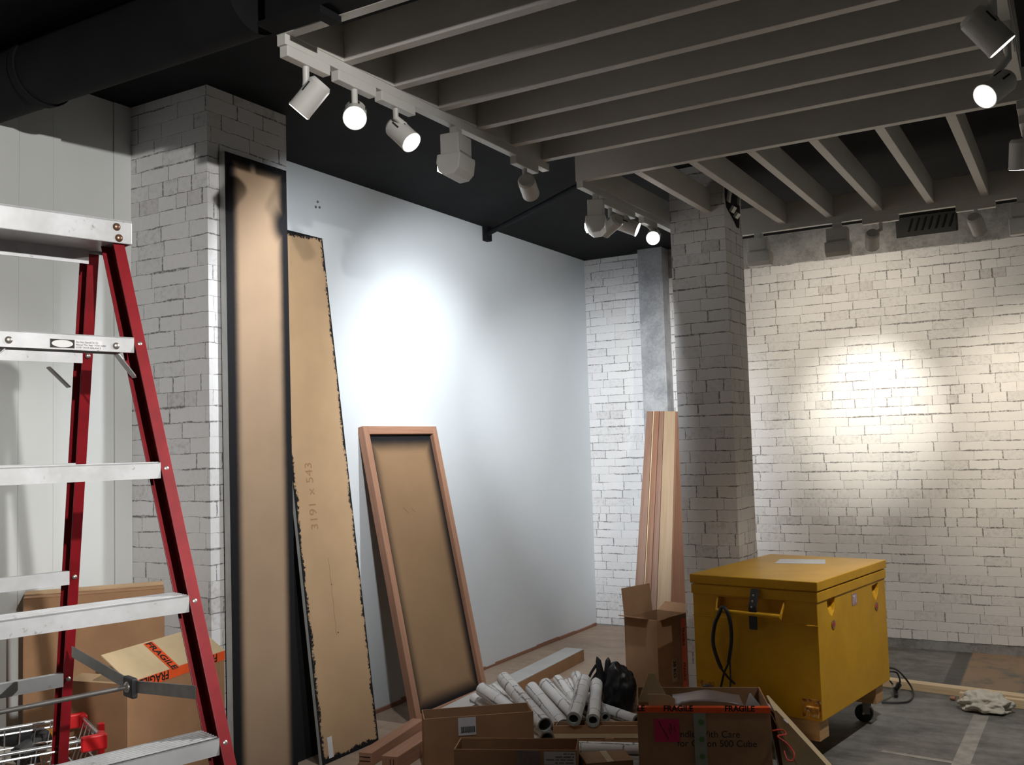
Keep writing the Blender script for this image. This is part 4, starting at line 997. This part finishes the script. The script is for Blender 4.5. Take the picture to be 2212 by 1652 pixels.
# ================================================================== floor timber, rag and leads
def baulk(label, p0, p1, back, ht, mat=M_PINE):
    p0, p1 = xy(V(p0)), xy(V(p1)); d = p1 - p0; n = V((-d.y, d.x, 0)).normalized() * back
    return tag(MB().obox(p0, d, n, UP * ht).build('pine_batten', mat, None, bevel=.002), label, 'timber')
a0, a1 = at_z(1935, 1487, 0), at_z(2075, 1506, 0)
baulk('pale pine batten reaching behind the yellow chest', a0 - (a1 - a0) * .5, a1 + (a1 - a0) * 1.9 + V((0, .03, 0)), .075, .045)
a0, a1 = at_z(2072, 1515, 0), at_z(2212, 1532, 0); 
baulk('shorter pale pine batten with the crumpled rag on it', a0, a1 + (a1 - a0) * 1.6, .042, .048)
tag(MB().cyl(at_z(2054, 1507, .012), at_z(2064, 1509, .012), .011, seg=12).build('wood_plug', M_WOODR, None, True), 'small reddish wooden plug beside the pine battens', 'plug')
rc = at_z(2130, 1536, 0)
rg = blob('crumpled_rag', M_CLOTH, rc, (.12, .085, .062), .42, 1.15, 9.3, .6, 5, ridged=True); rg.location = rc
tag(rg, 'crumpled off-white rag on the floor before the pine battens', 'rag')
pl = thing('power_lead', 'black power lead with plugs coiled behind the yellow chest', 'power lead', at_z(1950, 1500, 0))
P_ = lambda px, py, z: at_z(px, py, z)
MB().tube(spline([P_(1905, 1517, .01), P_(1950, 1517, .008), P_(1966, 1512, .008), P_(1973, 1500, .008), P_(1968, 1483, .03), P_(1955, 1464, .09), P_(1944, 1452, .16), P_(1932, 1444, .21), P_(1920, 1442, .23)], 6), .0055, 8).build('cable', M_RUBBER, pl, True)
MB().tube(spline([P_(1920, 1450, .20), P_(1936, 1452, .17), P_(1942, 1462, .14), P_(1944, 1472, .10), P_(1941, 1481, .07)], 6), .005, 8).build('cable', M_RUBBER, pl, True)
MB().tube(spline([P_(1922, 1470, .08), P_(1930, 1480, .05), P_(1934, 1490, .03), P_(1936, 1503, .012)], 6), .005, 8).build('cable', M_RUBBER, pl, True)
a, b = P_(1942, 1478, .07), P_(1936, 1488, .05); MB().cyl(a, b, .016, .012, 14).build('plug', M_RUBBER, pl, True)
a, b = P_(1934, 1487, .045), P_(1936, 1504, .014); MB().cyl(a, b, .014, .011, 14).build('plug', M_RUBBER, pl, True)
a, b = P_(1928, 1478, .05), P_(1934, 1487, .045); MB().cyl(a, b, .008, .012, 14).build('plug_pins', M_RIVET, pl, True)

# ================================================================== wire trolley behind the ladder
ZR = .669
fa = at_z(222, 1592, ZR); ba = at_z(176, 1547, ZR); dl = (at_z(0, 1631, ZR) - at_z(180, 1599, ZR)).normalized(); dl2 = dl
fb = fa + dl * .50; bb = ba + dl * .50
tr = thing('wire_trolley', 'chrome wire basket trolley with red plastic corners behind the ladder', 'trolley', (fa + bb) / 2 - UP * ZR)
ins = .05; cen = (fa + bb) / 2
def low(p): return V((p.x + (cen.x - p.x) * .28, p.y + (cen.y - p.y) * .28, ZR - .20))
cor = [fa, fb, bb, ba]; lowc = [low(p) for p in cor]
for i in range(4):
    a, b = cor[i], cor[(i + 1) % 4]; la, lb = lowc[i], lowc[(i + 1) % 4]
    MB().tube([a, b], .006, 10).tube([a - UP * .018, b - UP * .018], .004, 8).build('rim_wire', M_CHROME, tr, True)
    k = MB(); nv = max(4, int((b - a).length / .045))
    for j in range(1, nv): k.tube([a.lerp(b, j / nv), la.lerp(lb, j / nv)], .0022, 6)
    for q in (.3, .6, .95): k.tube([a.lerp(la, q), b.lerp(lb, q)], .003, 6)
    k.build('side_mesh', M_CHROME, tr, True)
k = MB()
for j in range(1, 9): k.tube([lowc[0].lerp(lowc[1], j / 9), lowc[3].lerp(lowc[2], j / 9)], .0025, 6)
for j in range(1, 5): k.tube([lowc[0].lerp(lowc[3], j / 5), lowc[1].lerp(lowc[2], j / 5)], .0025, 6)
k.build('base_mesh', M_CHROME, tr, True)
db = (ba - fa).normalized()
for c, d1, d2 in ((fa, dl, db), (ba, dl, -db)):
    MB().obox(c - d1 * .012 - d2 * .012 - UP * .034, d1 * .075, d2 * .022, UP * .046).obox(c - d1 * .012 + d2 * .01 - UP * .034, d1 * .022, d2 * .03, UP * .046).build('corner_cap', M_REDP, tr, bevel=.005)
q = fa.lerp(ba, .35); MB().obox(q - dl * .03 - UP * .10, dl * .02, db * .022, UP * .115).build('red_clip', M_REDP, tr, bevel=.003)
for p in lowc:
    g = V((p.x + (cen.x - p.x) * .35, p.y + (cen.y - p.y) * .35, .05)); MB().tube([p, g], .009, 8).build('leg', M_CHROME, tr, True)
    MB().cyl(g - UP * .005 + dl * .012, g - UP * .005 - dl * .012, .045, seg=20).build('wheel', M_TYRE, tr, True)
def drill(label, base, d):
    base, d = V(base), V(d).normalized(); up = (UP - d * UP.dot(d)).normalized(); sd_ = d.cross(up)
    t = thing('cordless_drill', label, 'drill', base - UP * .05)
    MB().cyl(base - d * .07, base + d * .05, .031, .029, 20).build('motor_housing', M_RUBBER, t, True, .004)
    MB().cyl(base + d * .05, base + d * .075, .026, .022, 20).build('gear_collar', M_ORNG, t, True)
    MB().cyl(base + d * .075, base + d * .125, .020, .012, 18).build('chuck', M_STEEL, t, True)
    MB().obox(base - d * .045 - sd_ * .016 - up * .12, d * .045, sd_ * .032, up * .10).build('grip', M_RUBBER, t, bevel=.008)
    MB().obox(base - d * .075 - sd_ * .032 - up * .165, d * .105, sd_ * .064, up * .045).build('battery', M_ORNG, t, bevel=.006)
drill('cordless drill with orange collar lying in the wire trolley', at_z(38, 1592, .62) + UP * .0, cvec(-1, .05, .1))
drill('cordless drill standing by the red corner inside the wire trolley', at_z(160, 1592, .60) + dl * .12, cvec(.3, -.2, .9))
for i, (px, py, z, lb) in enumerate(((25, 1625, .53, 'beige work cloth bundled in the wire trolley below the drill'), (60, 1575, .56, 'beige work cloth stuffed at the back of the wire trolley'))):
    rc = at_z(px, py, z); rg = blob('work_cloth', M_CLOTH, rc, (.085, .07, .045), .4, 2.4, 4.4 + i * 3, .6, 4, ridged=True); rg.location = V((rc.x, rc.y, ZR - .195 + .0)); tag(rg, lb, 'cloth')
